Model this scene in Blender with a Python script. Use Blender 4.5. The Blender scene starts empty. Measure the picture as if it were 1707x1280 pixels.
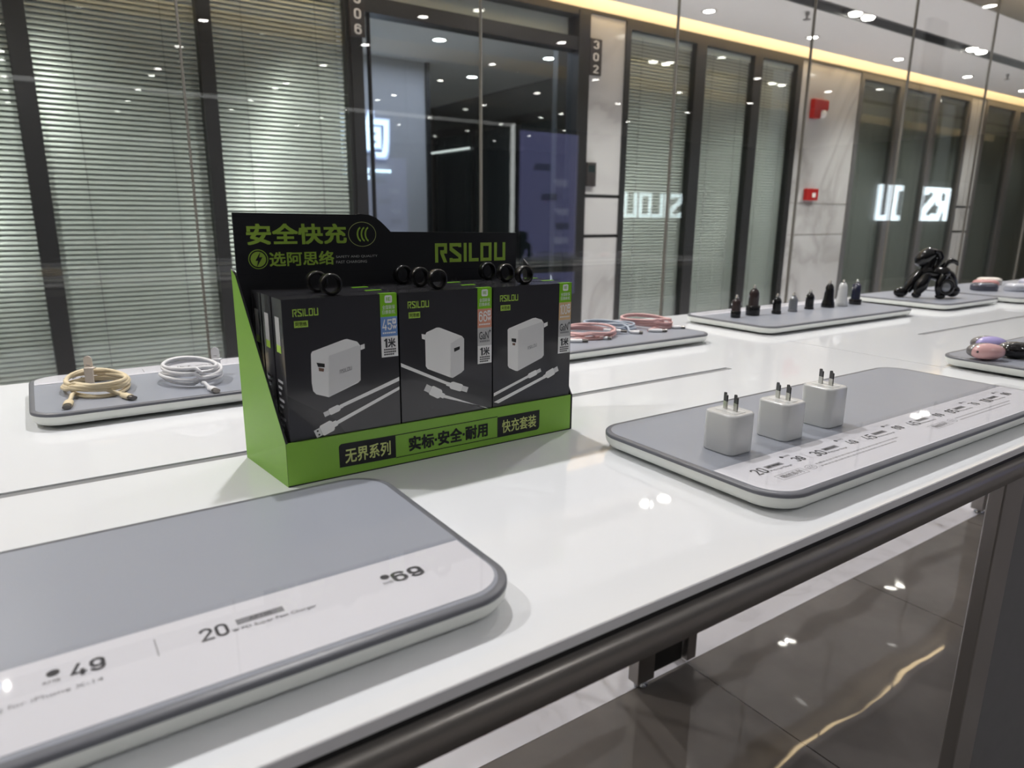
import bpy, bmesh, math, random
from mathutils import Vector, Matrix
random.seed(7)
PI = math.pi
H = 0.90            # table top height; the floor is z = 0
EYE = 1.15
FAR = 4.10          # far wall of the corridor
GL = 2.05           # shop window glass
CEIL = EYE + 0.345 * FAR    # corridor ceiling
SHOPC = 2.70        # shop ceiling
sc = bpy.context.scene
COL = sc.collection

# ------------------------------------------------------------------ camera
cam_d = bpy.data.cameras.new('camera')
cam = bpy.data.objects.new('camera', cam_d); COL.objects.link(cam)
cam_d.sensor_width = 36.0
cam_d.lens = 1152.41 * 36.0 / 1707.0
cam_d.clip_start = 0.02; cam_d.clip_end = 200
AX = Vector((0.8253, -0.5646, 0.0090)); AY = Vector((-0.1270, -0.2011, -0.9713)); AZ = Vector((0.5502, 0.8005, -0.2377))
R3 = Matrix((AX, -AY, -AZ)).transposed()
cam.matrix_world = Matrix.Translation((0, 0, EYE)) @ R3.to_4x4()
cam_d.dof.use_dof = True; cam_d.dof.focus_distance = 0.80; cam_d.dof.aperture_fstop = 7.5
sc.camera = cam

# ------------------------------------------------------------------ world, exposure
sc.view_settings.view_transform = 'Standard'; sc.view_settings.look = 'None'
sc.view_settings.gamma = 1.0; sc.view_settings.use_curve_mapping = False
sc.view_settings.exposure = 0.0
w = bpy.data.worlds.new('world'); sc.world = w; w.use_nodes = True
w.node_tree.nodes['Background'].inputs[0].default_value = (0.80, 0.86, 0.95, 1)
w.node_tree.nodes['Background'].inputs[1].default_value = 0.35
sc.cycles.max_bounces = 10; sc.cycles.transparent_max_bounces = 24
sc.cycles.glossy_bounces = 5; sc.cycles.diffuse_bounces = 4
sc.cycles.caustics_reflective = False; sc.cycles.caustics_refractive = False
sc.cycles.sample_clamp_indirect = 4.0
sc.cycles.use_denoising = True

def spot(x, y, z, power, col=(1, 0.97, 0.92), angle=100, blend=0.6, r=0.03, tilt=None, name='spot'):
    l = bpy.data.lights.new(name, 'SPOT'); l.energy = power; l.color = col
    l.spot_size = math.radians(angle); l.spot_blend = blend; l.shadow_soft_size = r
    o = bpy.data.objects.new(name, l); o.location = (x, y, z); COL.objects.link(o)
    if tilt: o.rotation_euler = tilt
    return o
def area(x, y, z, sx, sy, power, col, rot=(0, 0, 0), name='area'):
    l = bpy.data.lights.new(name, 'AREA'); l.shape = 'RECTANGLE'; l.size = sx; l.size_y = sy
    l.energy = power; l.color = col
    o = bpy.data.objects.new(name, l); o.location = (x, y, z); o.rotation_euler = rot; COL.objects.link(o)
    return o
# shop downlights over the table (the row between table and window), and the rows behind the camera
WHITE = (1.0, 0.985, 0.972)
for i in range(-2, 5):
    spot(0.55 + 1.4 * i, 1.42, SHOPC - 0.03, 72, WHITE, 110)
for yy in (-1.37, -3.7):
    for i in range(-1, 6):
        spot(1.43 * i, yy, SHOPC - 0.03, 32, WHITE, 120)
# corridor downlights
for x in (-1.1, 0.2, 1.5, 2.85, 4.18, 5.43, 6.77, 8.13, 9.48, 10.8):
    spot(x, 3.66, CEIL - 0.03, 36, (1, 0.97, 0.92), 96, 0.9, 0.012)
for x in (-0.3, 1.52, 3.36, 5.19, 7.02, 8.86):
    spot(x, 3.117, CEIL - 0.02, 84, (1, 0.97, 0.94), 128, 0.7, 0.008)
# warm cove strip above the far wall, cool lobby
area(5.5, 4.0, CEIL + 0.16, 18.0, 0.03, 62, (1.0, 0.70, 0.36), (math.radians(-12), 0, 0), 'cove_light')
area(3.2, 5.4, CEIL - 0.05, 1.6, 1.6, 20, (0.72, 0.78, 1.0), (0, 0, 0), 'lobby_light')

# ------------------------------------------------------------------ materials
MATS = {}
def mat(name, col, rough=0.5, metal=0.0, spec=0.5, noise=0.0, nscale=30.0, coat=0.0, emit=None, estr=0.0, trans=0.0, bump=0.0):
    m = bpy.data.materials.new(name); m.use_nodes = True
    nt = m.node_tree; b = nt.nodes['Principled BSDF']
    b.inputs['Base Color'].default_value = (*col, 1); b.inputs['Roughness'].default_value = rough
    b.inputs['Metallic'].default_value = metal; b.inputs['Specular IOR Level'].default_value = spec
    b.inputs['Coat Weight'].default_value = coat; b.inputs['Coat Roughness'].default_value = 0.05
    b.inputs['Transmission Weight'].default_value = trans
    if emit:
        b.inputs['Emission Color'].default_value = (*emit, 1); b.inputs['Emission Strength'].default_value = estr
    n = nt.nodes.new('ShaderNodeTexNoise'); n.inputs['Scale'].default_value = nscale; n.inputs['Detail'].default_value = 4
    tc = nt.nodes.new('ShaderNodeTexCoord'); nt.links.new(tc.outputs['Object'], n.inputs['Vector'])
    if noise > 0:
        mx = nt.nodes.new('ShaderNodeMix'); mx.data_type = 'RGBA'; mx.blend_type = 'MULTIPLY'
        mx.inputs['A'].default_value = (*col, 1); mx.inputs['Factor'].default_value = noise
        nt.links.new(n.outputs['Fac'], mx.inputs['B']); nt.links.new(mx.outputs['Result'], b.inputs['Base Color'])
    mr = nt.nodes.new('ShaderNodeMapRange'); mr.inputs['To Min'].default_value = max(0, rough * 0.92); mr.inputs['To Max'].default_value = min(1, rough * 1.08)
    nt.links.new(n.outputs['Fac'], mr.inputs['Value']); nt.links.new(mr.outputs['Result'], b.inputs['Roughness'])
    if bump > 0:
        bp = nt.nodes.new('ShaderNodeBump'); bp.inputs['Strength'].default_value = bump; bp.inputs['Distance'].default_value = 0.002
        nt.links.new(n.outputs['Fac'], bp.inputs['Height']); nt.links.new(bp.outputs['Normal'], b.inputs['Normal'])
    MATS[name] = m
    return m
def thin_glass(name, tint=(1, 1, 1), f0=0.04, rough=0.0, graze=1.0):
    m = bpy.data.materials.new(name); m.use_nodes = True; nt = m.node_tree
    for n in list(nt.nodes): nt.nodes.remove(n)
    out = nt.nodes.new('ShaderNodeOutputMaterial'); mix = nt.nodes.new('ShaderNodeMixShader')
    tr = nt.nodes.new('ShaderNodeBsdfTransparent'); tr.inputs[0].default_value = (*tint, 1)
    gl = nt.nodes.new('ShaderNodeBsdfGlossy'); gl.inputs['Roughness'].default_value = rough
    lw = nt.nodes.new('ShaderNodeLayerWeight'); lw.inputs['Blend'].default_value = 0.5
    p = nt.nodes.new('ShaderNodeMath'); p.operation = 'POWER'; p.inputs[1].default_value = 5
    ma = nt.nodes.new('ShaderNodeMath'); ma.operation = 'MULTIPLY_ADD'; ma.inputs[1].default_value = (1 - f0) * graze; ma.inputs[2].default_value = f0
    nt.links.new(lw.outputs['Facing'], p.inputs[0]); nt.links.new(p.outputs[0], ma.inputs[0])
    nt.links.new(ma.outputs[0], mix.inputs[0]); nt.links.new(tr.outputs[0], mix.inputs[1]); nt.links.new(gl.outputs[0], mix.inputs[2])
    nt.links.new(mix.outputs[0], out.inputs['Surface'])
    MATS[name] = m
    return m
def marble(name, base, vein, scale=1.2, rough=0.12):
    m = bpy.data.materials.new(name); m.use_nodes = True; nt = m.node_tree; b = nt.nodes['Principled BSDF']
    tc = nt.nodes.new('ShaderNodeTexCoord')
    n1 = nt.nodes.new('ShaderNodeTexNoise'); n1.inputs['Scale'].default_value = scale; n1.inputs['Detail'].default_value = 8
    n1.inputs['Distortion'].default_value = 1.4
    mp = nt.nodes.new('ShaderNodeMapping'); mp.inputs['Rotation'].default_value = (0.2, 0.6, 0.4); mp.inputs['Scale'].default_value = (1.0, 1.0, 0.45)
    nt.links.new(tc.outputs['Object'], mp.inputs['Vector']); nt.links.new(mp.outputs[0], n1.inputs['Vector'])
    cr = nt.nodes.new('ShaderNodeValToRGB'); e = cr.color_ramp.elements
    e[0].position = 0.44; e[0].color = (*base, 1); e[1].position = 0.56; e[1].color = (*base, 1)
    k = cr.color_ramp.elements.new(0.5); k.color = (*vein, 1)
    k2 = cr.color_ramp.elements.new(0.485); k2.color = (*[0.4 * v + 0.6 * q for v, q in zip(vein, base)], 1)
    nt.links.new(n1.outputs['Fac'], cr.inputs['Fac']); nt.links.new(cr.outputs['Color'], b.inputs['Base Color'])
    b.inputs['Roughness'].default_value = rough
    MATS[name] = m
    return m
def floor_mat(name):
    m = bpy.data.materials.new(name); m.use_nodes = True; nt = m.node_tree; b = nt.nodes['Principled BSDF']
    tc = nt.nodes.new('ShaderNodeTexCoord')
    mp = nt.nodes.new('ShaderNodeMapping'); mp.inputs['Location'].default_value = (0.305, 0.54, 0)
    nt.links.new(tc.outputs['Object'], mp.inputs['Vector'])
    br = nt.nodes.new('ShaderNodeTexBrick'); br.offset = 0.0; br.inputs['Scale'].default_value = 1.0
    br.inputs['Brick Width'].default_value = 0.8; br.inputs['Row Height'].default_value = 0.8; br.inputs['Mortar Size'].default_value = 0.0016
    br.inputs['Color1'].default_value = (0.20, 0.182, 0.172, 1); br.inputs['Color2'].default_value = (0.188, 0.171, 0.162, 1); br.inputs['Mortar'].default_value = (0.018, 0.016, 0.015, 1)
    nt.links.new(mp.outputs[0], br.inputs['Vector'])
    n = nt.nodes.new('ShaderNodeTexNoise'); n.inputs['Scale'].default_value = 5; n.inputs['Detail'].default_value = 8; nt.links.new(tc.outputs['Object'], n.inputs['Vector'])
    mx = nt.nodes.new('ShaderNodeMix'); mx.data_type = 'RGBA'; mx.blend_type = 'OVERLAY'; mx.inputs['Factor'].default_value = 0.35
    nt.links.new(br.outputs['Color'], mx.inputs['A']); nt.links.new(n.outputs['Fac'], mx.inputs['B'])
    nt.links.new(mx.outputs['Result'], b.inputs['Base Color'])
    b.inputs['Roughness'].default_value = 0.03
    n2 = nt.nodes.new('ShaderNodeTexNoise'); n2.inputs['Scale'].default_value = 4.5; n2.inputs['Detail'].default_value = 1; nt.links.new(tc.outputs['Object'], n2.inputs['Vector'])
    bp = nt.nodes.new('ShaderNodeBump'); bp.inputs['Strength'].default_value = 0.25; bp.inputs['Distance'].default_value = 0.006
    nt.links.new(n2.outputs['Fac'], bp.inputs['Height']); nt.links.new(bp.outputs['Normal'], b.inputs['Normal'])
    MATS[name] = m
    return m

mat('table_white', (0.80, 0.815, 0.84), 0.03, spec=0.5)
mat('table_edge', (0.74, 0.74, 0.77), 0.3)
mat('slot_grey', (0.20, 0.205, 0.215), 0.45)
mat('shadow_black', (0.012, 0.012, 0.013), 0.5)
mat('bronze', (0.28, 0.262, 0.248), 0.30, metal=0.6)
mat('steel', (0.55, 0.55, 0.56), 0.25, metal=1.0)
mat('dark_metal', (0.035, 0.035, 0.036), 0.35, metal=0.3)
mat('cabinet_grey', (0.13, 0.13, 0.135), 0.45)
mat('tray_white', (0.74, 0.76, 0.72), 0.3)
mat('tray_grey', (0.31, 0.33, 0.38), 0.30, spec=0.3)
mat('tray_edge', (0.15, 0.155, 0.175), 0.35, spec=0.35)
mat('rubber', (0.05, 0.05, 0.05), 0.7)
mat('paper_white', (0.72, 0.72, 0.76), 0.5)
mat('ink', (0.035, 0.035, 0.04), 0.6)
mat('ink_grey', (0.22, 0.22, 0.235), 0.6)
mat('ink_pale', (0.36, 0.36, 0.38), 0.6)
thin_glass('acrylic', (0.99, 0.99, 0.995), 0.035, 0.02, 0.3)
thin_glass('shop_glass', (0.965, 0.975, 0.97), 0.05)
thin_glass('window_glass', (0.92, 0.95, 0.935), 0.055)
mat('card_green', (0.225, 0.46, 0.05), 0.42, noise=0.05, nscale=60)
mat('card_black', (0.006, 0.007, 0.011), 0.55)
mat('card_core', (0.09, 0.08, 0.05), 0.8)
mat('print_green', (0.40, 0.62, 0.08), 0.5)
mat('print_cream', (0.55, 0.62, 0.22), 0.5)
mat('carton', (0.038, 0.038, 0.043), 0.16, coat=0.3, bump=0.02)
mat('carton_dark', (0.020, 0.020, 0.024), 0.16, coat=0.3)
mat('pr_light', (0.88, 0.88, 0.87), 0.2)
mat('pr_mid', (0.72, 0.72, 0.72), 0.2)
mat('pr_port', (0.03, 0.03, 0.03), 0.2)
mat('pr_port2', (0.20, 0.12, 0.09), 0.2)
mat('lab_green', (0.22, 0.54, 0.03), 0.25)
mat('lab_blue', (0.18, 0.31, 0.62), 0.25)
mat('lab_coral', (0.72, 0.34, 0.24), 0.25)
mat('lab_sand', (0.72, 0.50, 0.28), 0.25)
mat('lab_grey', (0.56, 0.56, 0.56), 0.25)
mat('lab_white', (0.88, 0.88, 0.87), 0.25)
mat('plastic_black', (0.008, 0.008, 0.009), 0.25)
mat('plastic_white', (0.66, 0.67, 0.67), 0.17)
mat('plastic_white_matte', (0.70, 0.71, 0.70), 0.4)
mat('prong_steel', (0.62, 0.61, 0.58), 0.3, metal=1.0)
mat('prong_dark', (0.10, 0.10, 0.105), 0.4, metal=0.5)
mat('cable_cream', (0.72, 0.61, 0.41), 0.45)
mat('strap_cream', (0.74, 0.66, 0.58), 0.6)
mat('cable_white', (0.74, 0.74, 0.76), 0.4)
mat('cable_pink', (0.66, 0.40, 0.39), 0.45)
mat('cable_blue', (0.40, 0.45, 0.53), 0.45)
mat('gunmetal', (0.20, 0.19, 0.18), 0.3, metal=0.9)
mat('gloss_black', (0.005, 0.005, 0.006), 0.12, coat=0.1, spec=0.4)
mat('car_black', (0.010, 0.010, 0.011), 0.2)
mat('car_grey', (0.26, 0.27, 0.29), 0.3, metal=0.6)
mat('car_navy', (0.010, 0.012, 0.035), 0.25)
mat('car_brown', (0.035, 0.022, 0.022), 0.25)
mat('egg_pink', (0.62, 0.37, 0.37), 0.2)
mat('egg_lavender', (0.40, 0.35, 0.66), 0.22)
mat('egg_black', (0.012, 0.011, 0.012), 0.12)
mat('egg_taupe', (0.42, 0.34, 0.32), 0.25)
mat('egg_shell', (0.16, 0.15, 0.15), 0.12)
mat('puck_slate', (0.11, 0.11, 0.14), 0.25, metal=0.3)
mat('puck_rose', (0.52, 0.25, 0.24), 0.3)
mat('puck_cream', (0.72, 0.66, 0.60), 0.35)
mat('puck_silver', (0.55, 0.57, 0.63), 0.25)
mat('puck_lilac', (0.56, 0.56, 0.68), 0.3)
floor_mat('floor_tile')
marble('floor_pale', (0.88, 0.87, 0.97), (0.80, 0.79, 0.88), 3.0, 0.35)
marble('wall_marble', (0.47, 0.47, 0.46), (0.35, 0.345, 0.335), 0.9, 0.14)
mat('ceiling_paint', (0.86, 0.85, 0.82), 0.8)
mat('cove_paint', (0.82, 0.78, 0.70), 0.8)
mat('slot_dark', (0.055, 0.055, 0.056), 0.6)
mat('frame_dark', (0.012, 0.0125, 0.013), 0.4)
mat('frame_grey', (0.10, 0.10, 0.10), 0.4)
mat('blind_slat', (0.57, 0.575, 0.55), 0.30, metal=0.1)
mat('blind_dark', (0.26, 0.265, 0.25), 0.4, metal=0.1)
mat('cord', (0.18, 0.18, 0.17), 0.7)
mat('joint', (0.16, 0.15, 0.13), 0.4)
mat('shop_wall', (0.13, 0.13, 0.135), 0.6)
mat('shop_panel', (0.07, 0.07, 0.075), 0.5)
mat('lobby_wall', (0.50, 0.50, 0.52), 0.5)
mat('lobby_dark', (0.06, 0.065, 0.065), 0.3)
mat('lobby_brown', (0.12, 0.10, 0.085), 0.5)
mat('lobby_glass', (0.025, 0.035, 0.035), 0.06)
mat('alarm_red', (0.34, 0.012, 0.012), 0.35)
mat('plate_black', (0.03, 0.026, 0.025), 0.4)
mat('plate_white', (0.72, 0.70, 0.66), 0.5)
mat('lens', (0.9, 0.9, 0.9), 0.4, emit=(1.0, 0.95, 0.86), estr=26)
mat('lens_shop', (0.9, 0.9, 0.9), 0.4, emit=(1.0, 0.98, 0.93), estr=34)
mat('lens_cool', (0.9, 0.9, 0.9), 0.4, emit=(0.92, 0.97, 1.0), estr=16)
mat('sign_glow', (0.9, 0.9, 0.9), 0.4, emit=(0.80, 0.92, 1.0), estr=9)
mat('sign_lobby', (0.9, 0.9, 0.9), 0.4, emit=(0.62, 0.80, 1.0), estr=1.7)
mat('sign_blue', (0.9, 0.9, 0.9), 0.4, emit=(0.30, 0.46, 1.0), estr=0.55)
mat('led_white', (0.9, 0.9, 0.9), 0.4, emit=(0.95, 1.0, 0.97), estr=3.5)
mat('led_faint', (0.9, 0.9, 0.9), 0.4, emit=(0.95, 1.0, 0.97), estr=0.5)
mat('led_line', (0.9, 0.9, 0.9), 0.4, emit=(0.95, 1.0, 1.0), estr=0.9)
mat('led_warm', (0.9, 0.8, 0.6), 0.4, emit=(1.0, 0.74, 0.42), estr=11)
mat('poster_purple', (0.2, 0.2, 0.4), 0.4, emit=(0.24, 0.25, 0.52), estr=1.7)
mat('poster_pale', (0.3, 0.3, 0.5), 0.4, emit=(0.45, 0.48, 0.75), estr=1.7)
mat('poster_dark', (0.1, 0.1, 0.2), 0.4, emit=(0.10, 0.11, 0.22), estr=1.7)
mat('chrome', (0.75, 0.75, 0.75), 0.12, metal=1.0)

# ------------------------------------------------------------------ mesh builder
ORG = {}
class MB:
    def __init__(self): self.v = []; self.f = []; self.m = []; self.mats = []; self.sm = []
    def mi(self, name):
        if name not in self.mats: self.mats.append(name)
        return self.mats.index(name)
    def add(self, vs, fs, m, smooth=False):
        o = len(self.v); k = self.mi(m)
        self.v += [tuple(p) for p in vs]
        for f in fs:
            self.f.append(tuple(i + o for i in f)); self.m.append(k); self.sm.append(smooth)
        return self
    def box(self, x0, x1, y0, y1, z0, z1, m):
        vs = [(x, y, z) for z in (z0, z1) for y in (y0, y1) for x in (x0, x1)]
        return self.add(vs, [(0, 2, 3, 1), (4, 5, 7, 6), (0, 1, 5, 4), (2, 6, 7, 3), (0, 4, 6, 2), (1, 3, 7, 5)], m)
    def prism(self, pts, z0, z1, m, frame=None, smooth=False, mtop=None):
        """polygon in the frame's (u, v), pushed along n from z0 to z1"""
        F = frame or (Vector((0, 0, 0)), Vector((1, 0, 0)), Vector((0, 1, 0)), Vector((0, 0, 1)))
        o, u, v, n = F; N = len(pts)
        vs = [o + u * p[0] + v * p[1] + n * z0 for p in pts] + [o + u * p[0] + v * p[1] + n * z1 for p in pts]
        self.add(vs, [(i, (i + 1) % N, (i + 1) % N + N, i + N) for i in range(N)], m, smooth)
        self.add(vs, [tuple(range(N - 1, -1, -1))], m)
        self.add(vs, [tuple(range(N, 2 * N))], mtop or m)
        return self
    def flat(self, pts, m, frame, z=0.0):
        o, u, v, n = frame
        return self.add([o + u * p[0] + v * p[1] + n * z for p in pts], [tuple(range(len(pts)))], m)
    def rings(self, rs, m, smooth=True, cap=True):
        """rs: list of closed rings of equal count"""
        N = len(rs[0]); vs = [p for r in rs for p in r]; fs = []
        for k in range(len(rs) - 1):
            for i in range(N):
                a = k * N + i; b = k * N + (i + 1) % N
                fs.append((a, b, b + N, a + N))
        self.add(vs, fs, m, smooth)
        if cap:
            self.add(rs[0], [tuple(range(N - 1, -1, -1))], m); self.add(rs[-1], [tuple(range(N))], m)
        return self
    def tube(self, path, r, m, n=8, closed=False):
        P = [Vector(p) for p in path]; rs = []
        rr = r if isinstance(r, (list, tuple)) else [r] * len(P)
        prev = None
        for i, p in enumerate(P):
            if closed: d = P[(i + 1) % len(P)] - P[i - 1]
            else: d = P[min(i + 1, len(P) - 1)] - P[max(i - 1, 0)]
            d.normalize()
            if prev is None:
                a = d.cross(Vector((0, 0, 1)))
                if a.length < 1e-3: a = d.cross(Vector((1, 0, 0)))
            else: a = prev - d * prev.dot(d)
            a.normalize(); prev = a; b = d.cross(a)
            rs.append([p + (a * math.cos(2 * PI * k / n) + b * math.sin(2 * PI * k / n)) * rr[i] for k in range(n)])
        if closed:
            rs.append(rs[0]); return self.rings(rs, m, True, False)
        return self.rings(rs, m)
    def lathe(self, prof, m, c=(0, 0, 0), n=24, smooth=True):
        rs = [[Vector((c[0] + r * math.cos(2 * PI * k / n), c[1] + r * math.sin(2 * PI * k / n), c[2] + z)) for k in range(n)] for r, z in prof]
        return self.rings(rs, m, smooth)
    def ball(self, c, rad, m, rot=None, n=20, k=12, e=1.0):
        rs = []
        Rm = rot or Matrix.Identity(3)
        for j in range(k + 1):
            t = PI * (j + 0.02) / (k + 0.04); z = -math.cos(t); s = math.sin(t)
            z = math.copysign(abs(z) ** e, z)
            rs.append([Vector(c) + Rm @ Vector((rad[0] * s * math.cos(2 * PI * i / n), rad[1] * s * math.sin(2 * PI * i / n), rad[2] * z)) for i in range(n)])
        return self.rings(rs, m)
    def bevel_slab(self, outline_fn, levels, m, smooth=True):
        """levels: (inset, z); outline_fn(inset) gives the closed outline"""
        return self.rings([[Vector((p[0], p[1], z)) for p in outline_fn(i)] for i, z in levels], m, smooth)
    def text(self, s, m, frame, box, z=0.0, bold=0.0, fit='both', shear=0.0, align='L'):
        """lettering filled as flat faces fitted to box = (u0, u1, v0, v1) of the frame"""
        if s.isdigit(): vs, fs = digit_geo(s, 0.13 + bold * 0.8); bold = 0.0
        else: vs, fs = text_geo(s, 0.0, shear)
        if not vs: return self
        x0 = min(p[0] for p in vs); x1 = max(p[0] for p in vs); y0 = min(p[1] for p in vs); y1 = max(p[1] for p in vs)
        u0, u1, v0, v1 = box
        sx = (u1 - u0) / (x1 - x0); sy = (v1 - v0) / (y1 - y0)
        o, u, v, n = frame
        for k, (dx, dy) in enumerate(((0, 0), (1, 1), (-1, 1), (-1, -1), (1, -1)) if bold else ((0, 0),)):
            bx_ = dx * bold * 0.7; by_ = dy * bold * 0.7
            lift = (lambda i: 0.000005 * (i // 4)) if s.isdigit() else (lambda i: 0.000015 * k)
            self.add([o + u * (u0 + (p[0] + bx_ - x0) * sx) + v * (v0 + (p[1] + by_ - y0) * sy) + n * (z + lift(i)) for i, p in enumerate(vs)], fs, m)
        return self
    def logo(self, m, frame, box, z=0.0, t=0.17, depth=0.0):
        u0, u1, v0, v1 = box; o, u, v, n = frame
        for i, q in enumerate(logo_quads(t)):
            pts = [(u0 + p[0] / LOGO_W * (u1 - u0), v0 + p[1] * (v1 - v0)) for p in q]
            if depth: self.prism(pts, z, z + depth + 0.0002 * i, m, frame)
            else: self.flat(pts, m, frame, z + 0.000005 * i)
        return self
    def build(self, name, parent=None, loc=None, bevel=0.0, weld=False):
        base = Vector(loc) if loc is not None else (ORG[parent.name] if parent else Vector((0, 0, 0)))
        me = bpy.data.meshes.new(name)
        me.from_pydata([tuple(Vector(p) - base) for p in self.v], [], self.f)
        for k in self.mats: me.materials.append(MATS[k])
        me.polygons.foreach_set('material_index', self.m)
        me.polygons.foreach_set('use_smooth', self.sm)
        me.update()
        bm = bmesh.new(); bm.from_mesh(me)
        if weld: bmesh.ops.remove_doubles(bm, verts=bm.verts, dist=1e-6)
        bm.to_mesh(me); bm.free()
        o = bpy.data.objects.new(name, me); COL.objects.link(o)
        ORG[o.name] = base
        if parent: o.parent = parent
        else: o.location = base
        if bevel:
            b = o.modifiers.new('bevel', 'BEVEL'); b.width = bevel; b.segments = 3; b.limit_method = 'ANGLE'; b.angle_limit = math.radians(50)
        return o

def arc(cx, cy, r, a0, a1, n=8, ry=None):
    return [(cx + r * math.cos(math.radians(a0 + (a1 - a0) * k / n)), cy + (ry or r) * math.sin(math.radians(a0 + (a1 - a0) * k / n))) for k in range(n + 1)]
def ribbon(P, t, closed=False):
    N = len(P); out = []; L = []
    for i in range(N):
        a = Vector(P[i - 1] if (i or closed) else P[i]); b = Vector(P[i]); c = Vector(P[(i + 1) % N] if (i < N - 1 or closed) else P[i])
        d1 = (b - a).normalized() if (b - a).length > 1e-6 else (c - b).normalized(); d2 = (c - b).normalized() if (c - b).length > 1e-6 else d1
        n1 = Vector((-d1.y, d1.x)); n2 = Vector((-d2.y, d2.x)); m = n1 + n2
        m = n1 if m.length < 1e-6 else m.normalized()
        k = min(1.6, 1.0 / max(0.2, m.dot(n1)))
        L.append((b + m * (t / 2 * k), b - m * (t / 2 * k)))
    for i in range(N if closed else N - 1):
        j = (i + 1) % N
        out.append([tuple(L[i][0]), tuple(L[j][0]), tuple(L[j][1]), tuple(L[i][1])])
    return out
def digit_geo(s, t):
    """narrow upright numerals with rounded corners"""
    W = 0.56; l = t / 2; r = W - t / 2; b = t / 2; T_ = 1 - t / 2; c = W / 2; Rr = (r - l) / 2
    out = []; x = 0.0
    for ch in s:
        adv = W
        if ch == '0': q = ribbon(arc(c, T_ - Rr, Rr, 0, 180) + arc(c, b + Rr, Rr, 180, 360), t, True)
        elif ch == '1': q = ribbon([(t * 0.2, 0.74), (0.30 - t / 2, 1 - t * 0.5)], t * 0.9) + ribbon([(0.30 - t / 2, 1.0), (0.30 - t / 2, 0.0)], t); adv = 0.30
        elif ch == '2': q = ribbon(arc(c, T_ - Rr, Rr, 180, 0) + [(r, 0.64), (l, b), (r + t / 2, b)], t)
        elif ch == '3': q = ribbon(arc(c, T_ - Rr, Rr, 175, 0) + [(r, 0.62), (c + t * 0.3, 0.53)], t) + ribbon([(c + t * 0.3, 0.53), (r, 0.44)] + arc(c, b + Rr, Rr, 0, -175), t)
        elif ch == '4': q = ribbon([(W * 0.55, 1.0), (t * 0.35, 0.26), (W, 0.26)], t * 0.9) + ribbon([(W * 0.72, 0.5), (W * 0.72, 0.0)], t)
        elif ch == '5': q = ribbon([(r + t / 2, T_), (l, T_), (l, 0.50)], t) + ribbon([(l, 0.50)] + arc(c, 0.62 - Rr, Rr, 140, 0) + arc(c, b + Rr, Rr, 0, -175), t)
        elif ch == '6': q = ribbon(arc(c, 0.62 - Rr, Rr, 0, 180) + arc(c, b + Rr, Rr, 180, 360), t, True) + ribbon([(l, 0.3), (l, T_ - Rr)] + arc(c, T_ - Rr, Rr, 180, 5), t)
        elif ch == '7': q = ribbon([(0, T_), (r, T_), (c - t * 0.2, 0)], t)
        elif ch == '8': q = ribbon(arc(c, T_ - Rr, Rr, 0, 180) + [(l, 0.66)] + arc(c, b + Rr, Rr, 180, 360) + [(r, 0.66)], t, True) + ribbon([(l, 0.53), (r, 0.53)], t)
        else: q = [[(W - px, 1 - py) for px, py in f] for f in ribbon(arc(c, 0.62 - Rr, Rr, 0, 180) + arc(c, b + Rr, Rr, 180, 360), t, True) + ribbon([(l, 0.3), (l, T_ - Rr)] + arc(c, T_ - Rr, Rr, 180, 5), t)]
        out += [[(px + x, py) for px, py in f] for f in q]; x += adv + 0.10
    vs = []; fs = []
    for f in out:
        fs.append(tuple(range(len(vs), len(vs) + 4))); vs += f
    return vs, fs
TEXT_CACHE = {}
def text_geo(s, bold, shear):
    key = (s, bold, shear)
    if key in TEXT_CACHE: return TEXT_CACHE[key]
    c = bpy.data.curves.new('t', 'FONT'); c.body = s; c.dimensions = '2D'; c.fill_mode = 'FRONT'; c.resolution_u = 3
    c.offset = bold; c.shear = shear
    o = bpy.data.objects.new('t', c); COL.objects.link(o)
    dg = bpy.context.evaluated_depsgraph_get(); dg.update()
    me = bpy.data.meshes.new_from_object(o.evaluated_get(dg))
    vs = [(v.co.x, v.co.y) for v in me.vertices]; fs = [tuple(p.vertices) for p in me.polygons]
    bpy.data.objects.remove(o); bpy.data.curves.remove(c); bpy.data.meshes.remove(me)
    TEXT_CACHE[key] = (vs, fs)
    return vs, fs
LOGO_W = 4.28
def logo_quads(t):
    h = t / 2; out = []
    def bar(x0, x1, y0, y1): out.append([(x0, y0), (x1, y0), (x1, y1), (x0, y1)])
    W = 0.70
    x = 0.0      # R
    bar(x, x + t, 0, 1); bar(x + t, x + W, 1 - t, 1); bar(x + W - t, x + W, 0.46, 1 - t); bar(x + 0.30, x + W - t, 0.46, 0.46 + t)
    out.append([(x + 0.30, 0.46), (x + 0.30 + t * 1.15, 0.46), (x + W, 0), (x + W - t * 1.15, 0)])
    x = 0.84     # S
    bar(x, x + W, 1 - t, 1); bar(x, x + W, 0, t); bar(x, x + t, 0.62, 1 - t); bar(x + W - t, x + W, t, 0.38); bar(x, x + t, t, 0.22); bar(x + W - t, x + W, 0.78, 1 - t)
    out.append([(x, 0.62), (x + W - t, 0.25), (x + W, 0.38), (x + t, 0.75)])
    x = 1.68     # I
    bar(x, x + t, 0, 1)
    x = 1.99     # L
    bar(x, x + t, 0, 1); bar(x + t, x + 0.60, 0, t)
    x = 2.70     # O
    bar(x, x + t, 0, 1); bar(x + W - t, x + W, 0, 1); bar(x + t, x + W - t, 0, t); bar(x + t, x + W - t, 1 - t, 1)
    x = 3.56     # U
    bar(x, x + t, 0, 1); bar(x + W - t + 0.02, x + W + 0.02, 0, 1); bar(x + t, x + W - t + 0.02, 0, t)
    return out

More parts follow.
